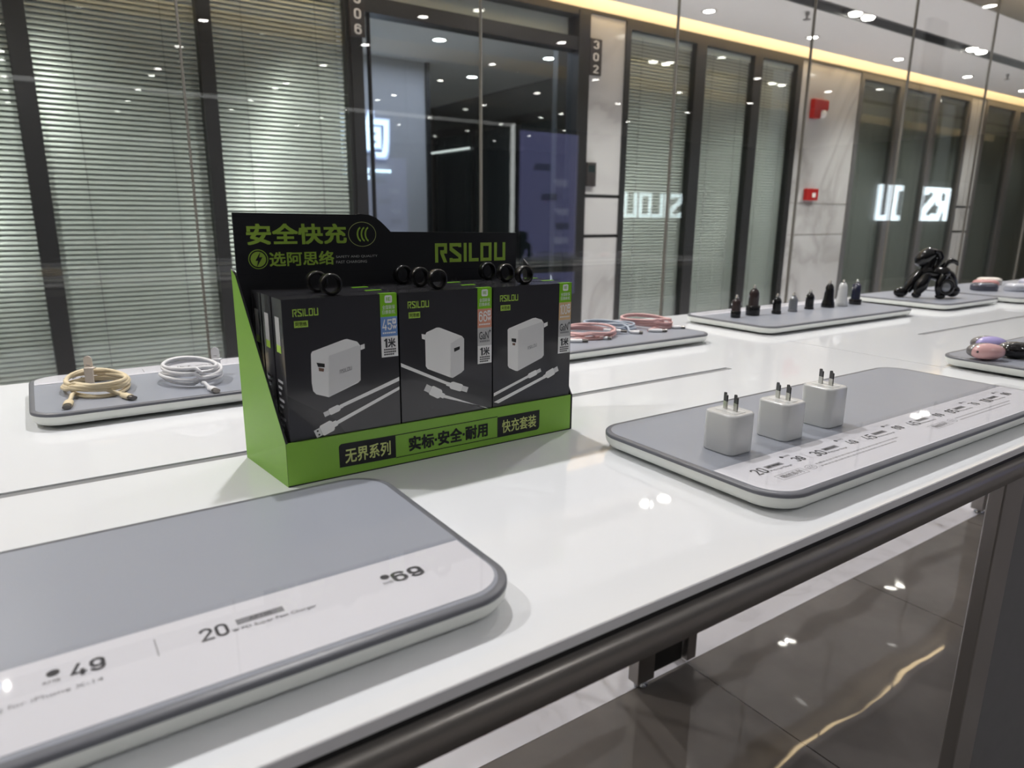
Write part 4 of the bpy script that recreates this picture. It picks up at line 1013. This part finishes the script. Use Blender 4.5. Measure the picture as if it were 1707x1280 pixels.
def cable(label, cm, pm, coil, ends, r, strap=None, group='coiled charging cables'):
    cx, cy = coil[0], coil[1]
    t = thing('charging_cable', label, 'cable', (cx, cy, TZ), group)
    q = MB(); P = coil_path(*coil)
    e0, e1 = ends[0], ends[-1]
    def lead(frm, to, flip):
        a = Vector(frm); c_ = Vector(to); mid = a.lerp(c_, 0.5) + Vector((0, 0, 0.003))
        return [a.lerp(mid, k / 4) for k in range(1, 5)] + [mid.lerp(c_, k / 4) for k in range(1, 5)]
    full = list(reversed(lead(P[0], e0[0], 0))) + [Vector(p) for p in P] + (lead(P[-1], e1[0], 1) if len(ends) > 1 else [])
    q.tube(full, r, cm, 8); q.build('cord', t)
    for bse, tip in ends:
        q = MB(); connector(q, tip, bse, pm, 'gunmetal'); q.build('plug', t)
    if strap:
        x, y, zt, m = strap
        q = MB()
        F = (Vector((x, y, TZ)), Vector((0.8253, -0.5646, 0)), Vector((0, 0, 1)), Vector((-0.5646, -0.8253, 0)))
        q.prism(rrect(-0.0058, 0.0058, 0.010, zt, 0.0055, 6), -0.0007, 0.0007, m, F)
        q.flat([(-0.0026, zt - 0.013), (0.0026, zt - 0.013), (0.0026, zt - 0.0122), (-0.0026, zt - 0.0122)], 'ink_grey', F, 0.0009)
        q.prism([(-0.002, 0.001), (0.0098, 0.001), (0.0098, 0.0235), (-0.002, 0.0235)], 0.007, 0.0084, m, F)
        q.prism([(-0.002, 0.0225), (0.0098, 0.0225), (0.0098, 0.0239), (-0.002, 0.0239)], -0.0007, 0.0084, m, F)
        q.build('strap', t)
    return t
Zc = TZ + 0.0032
cable('cream coiled charging cable with an upright strap on grey tray', 'cable_cream', 'cable_cream', (0.0500, 1.045, 0.036, 0.052, 5, Zc, 0.009, 3, 0.15, PI * 1.15, 0.004),
      [((0.0165, 0.985, Zc), (0.0115, 0.950, Zc)), ((0.0720, 0.985, Zc), (0.0830, 0.955, Zc))], 0.0026, (0.0450, 1.083, 0.039, 'strap_cream'))
cable('white coiled charging cable with strap, next to the green box', 'cable_white', 'cable_white', (0.1640, 1.030, 0.033, 0.045, 6, Zc + 0.003, 0.012, 5, 0.3, PI * 1.4, 0.006),
      [((0.1730, 0.965, Zc), (0.1775, 0.938, Zc))], 0.0024, (0.2020, 1.055, 0.040, 'cable_white'))
cable('pink charging cable with two plugs, half hidden behind green box', 'cable_pink', 'cable_white', (0.885, 1.030, 0.058, 0.055, 4, Zc, 0.008, 11, 0.0, PI * 1.3, 0.007),
      [((0.800, 0.990, Zc), (0.836, 0.968, Zc)), ((0.872, 0.985, Zc), (0.893, 0.966, Zc))], 0.0026, None)
cable('pale blue grey charging cable lying between two pink ones', 'cable_blue', 'cable_white', (0.985, 1.075, 0.034, 0.058, 3, Zc, 0.006, 13, 0.4, PI * 1.3, 0.005),
      [((0.930, 1.030, Zc + 0.004), (0.965, 1.000, Zc + 0.002)), ((0.975, 1.002, Zc), (0.992, 0.982, Zc))], 0.0022, None)
cable('pink charging cable with white plugs at the far end of tray', 'cable_pink', 'cable_white', (1.078, 1.060, 0.040, 0.058, 5, Zc, 0.010, 17, 0.2, PI * 1.3, 0.005),
      [((1.020, 0.995, Zc), (1.052, 0.974, Zc)), ((1.090, 1.005, Zc), (1.118, 0.985, Zc))], 0.0025, None)

# ================================================================== BLACK TOY DOG
dg = thing('toy_dog', 'glossy black toy dog figure on the squarish tray', 'figure', (2.25, 1.01, TZ))
def dp(px, py, t=0.0):      # drawn in a side view: px along the dog, py down from the back, t across
    a = (px - 1560) / 562.0; z = TZ + (499 - py) / 546.0
    return (2.200 + 0.8253 * a + 0.565 * t, 1.000 - 0.5646 * a + 0.825 * t, z)
q = MB()
q.tube([dp(1538, 459), dp(1546, 457), dp(1556, 459), dp(1568, 461), dp(1577, 458), dp(1584, 458)], [0.014, 0.021, 0.018, 0.021, 0.022, 0.013], 'gloss_black', 16)
q.tube([dp(1543, 458), dp(1549, 447), dp(1553, 434)], [0.016, 0.016, 0.016], 'gloss_black', 14)
q.build('body', dg)
q = MB(); q.tube([dp(1530, 446), dp(1534, 441), dp(1540, 434), dp(1548, 429), dp(1556, 429), dp(1562, 432)], [0.009, 0.0185, 0.022, 0.021, 0.017, 0.008], 'gloss_black', 18); q.build('head', dg)
for t in (-0.016, 0.016):
    q = MB(); q.tube([dp(1552, 424, t), dp(1559, 425, t), dp(1563, 433, t), dp(1559, 446, t), dp(1553, 456, t)], [0.005, 0.008, 0.008, 0.006, 0.003], 'gloss_black', 12); q.build('ear', dg)
Rd = Matrix.Rotation(math.radians(-34.4), 3, 'Z')
for pts, rad, foot in (([(1543, 456, 0.012), (1536, 467, 0.014), (1529, 479, 0.015), (1523, 489, 0.015)], [0.013, 0.016, 0.016, 0.012], (1514, 491, 0.015, 0.021, 0.0145)),
                       ([(1547, 460, -0.012), (1542, 470, -0.012), (1537, 480, -0.012), (1533, 490, -0.012)], [0.011, 0.015, 0.019, 0.011], (1532, 493, -0.012, 0.013, 0.010)),
                       ([(1570, 462, -0.02), (1564, 474, -0.024), (1562, 484, -0.026), (1564, 492, -0.026)], [0.012, 0.012, 0.009, 0.007], (1567, 495, -0.026, 0.014, 0.0075)),
                       ([(1582, 457, 0.012), (1590, 463, 0.012), (1597, 472, 0.012), (1601, 483, 0.012)], [0.012, 0.0155, 0.0135, 0.011], (1600, 488, 0.012, 0.022, 0.018))):
    q = MB(); q.tube([dp(*p) for p in pts], rad, 'gloss_black', 14)
    c = Vector(dp(foot[0], foot[1], foot[2])); c.z = max(c.z, TZ + foot[4] * 0.98)
    q.ball(c, (foot[3], 0.013, foot[4]), 'gloss_black', Rd); q.build('leg', dg)
q = MB(); N = 28; hc = Vector(dp(1573, 480, -0.03)); ua = Vector((0.8253, -0.5646, 0))
q.tube([hc + ua * (0.0185 * math.cos(2 * PI * k / N)) + Vector((0, 0, 0.0185 * math.sin(2 * PI * k / N))) for k in range(N)], 0.0068, 'gloss_black', 10, True)
q.ball(hc, (0.0155, 0.007, 0.0155), 'car_grey', Rd); q.build('haunch_disc', dg)
q = MB(); q.tube([dp(1574, 458), dp(1574, 449), dp(1579, 442), dp(1587, 439), dp(1594, 441), dp(1598, 446)], [0.009, 0.009, 0.0085, 0.008, 0.0065, 0.003], 'gloss_black', 12); q.build('tail', dg)

# ================================================================== EGG SHAPED CASES
def egg(c, m, label, L=0.028):
    t = thing('egg_case', label, 'case', (c[0], c[1], TZ), 'egg shaped cases on the tray')
    Rm = Matrix.Rotation(math.radians(-34), 3, 'Z')
    q = MB(); q.ball((c[0], c[1], TZ + 0.0138), (L, 0.0185, 0.0138), m, Rm, 28, 16, 0.9); q.build('shell', t)
    q = MB(); v = Rm @ Vector((-0.003, 0.006, 0)); q.ball((c[0] + v.x, c[1] + v.y, TZ + 0.0142), (L * 0.985, 0.0165, 0.0132), 'egg_shell', Rm, 28, 16, 0.9); q.build('back_half', t)
    for s in (-1, 1):
        v = Rm @ Vector((s * L * 0.80, -0.0088, 0)); q = MB(); q.ball((c[0] + v.x, c[1] + v.y, TZ + 0.0150), (0.0024, 0.0024, 0.0024), 'ink', None, 10, 6); q.build('cord_hole', t)
    return t
egg((1.306, 0.490), 'egg_pink', 'pink glossy egg shaped case at the tray corner')
egg((1.392, 0.520), 'egg_lavender', 'lavender egg shaped case behind the pink one')
egg((1.366, 0.468), 'egg_black', 'glossy black egg shaped case beside the pink one')
egg((1.405, 0.440), 'egg_taupe', 'taupe egg shaped case cut by the picture edge')

# ================================================================== POWER BANKS
def puck(c, rot, m, label):
    t = thing('power_bank', label, 'power bank', (c[0], c[1], TZ), 'rounded power banks on the far tray')
    Rm = Matrix.Rotation(rot, 3, 'Z')
    def ring(i, z): return [Vector((c[0], c[1], TZ + z)) + Rm @ Vector((x, y, 0)) for x, y in rrect(-0.040 + i, 0.040 - i, -0.030 + i, 0.030 - i, 0.026 - i, 8)]
    q = MB(); q.rings([ring(0.003, 0), ring(0.0005, 0.002), ring(0, 0.006), ring(0, 0.014)], m); q.build('lower_shell', t)
    q = MB(); q.rings([ring(0.0003, 0.0145), ring(0.001, 0.018), ring(0.005, 0.0225), ring(0.014, 0.025), ring(0.024, 0.0255)], m); q.build('upper_shell', t)
    q = MB(); q.rings([ring(0.0008, 0.0138), ring(0.0008, 0.0148)], 'gunmetal', True, False); q.build('seam_band', t)
    return t
puck((2.600, 1.018), -0.6, 'puck_slate', 'slate grey rounded power bank nearest the toy dog')
puck((2.735, 1.068), -0.6, 'puck_rose', 'rose pink rounded power bank behind the slate one')
puck((2.680, 0.948), -0.6, 'puck_silver', 'pale silver rounded power bank at the front of far tray')
puck((2.855, 1.105), -0.6, 'puck_cream', 'cream rounded power bank at the back of far tray')
puck((2.935, 1.000), -0.6, 'puck_lilac', 'pale lilac rounded power bank at the picture edge')
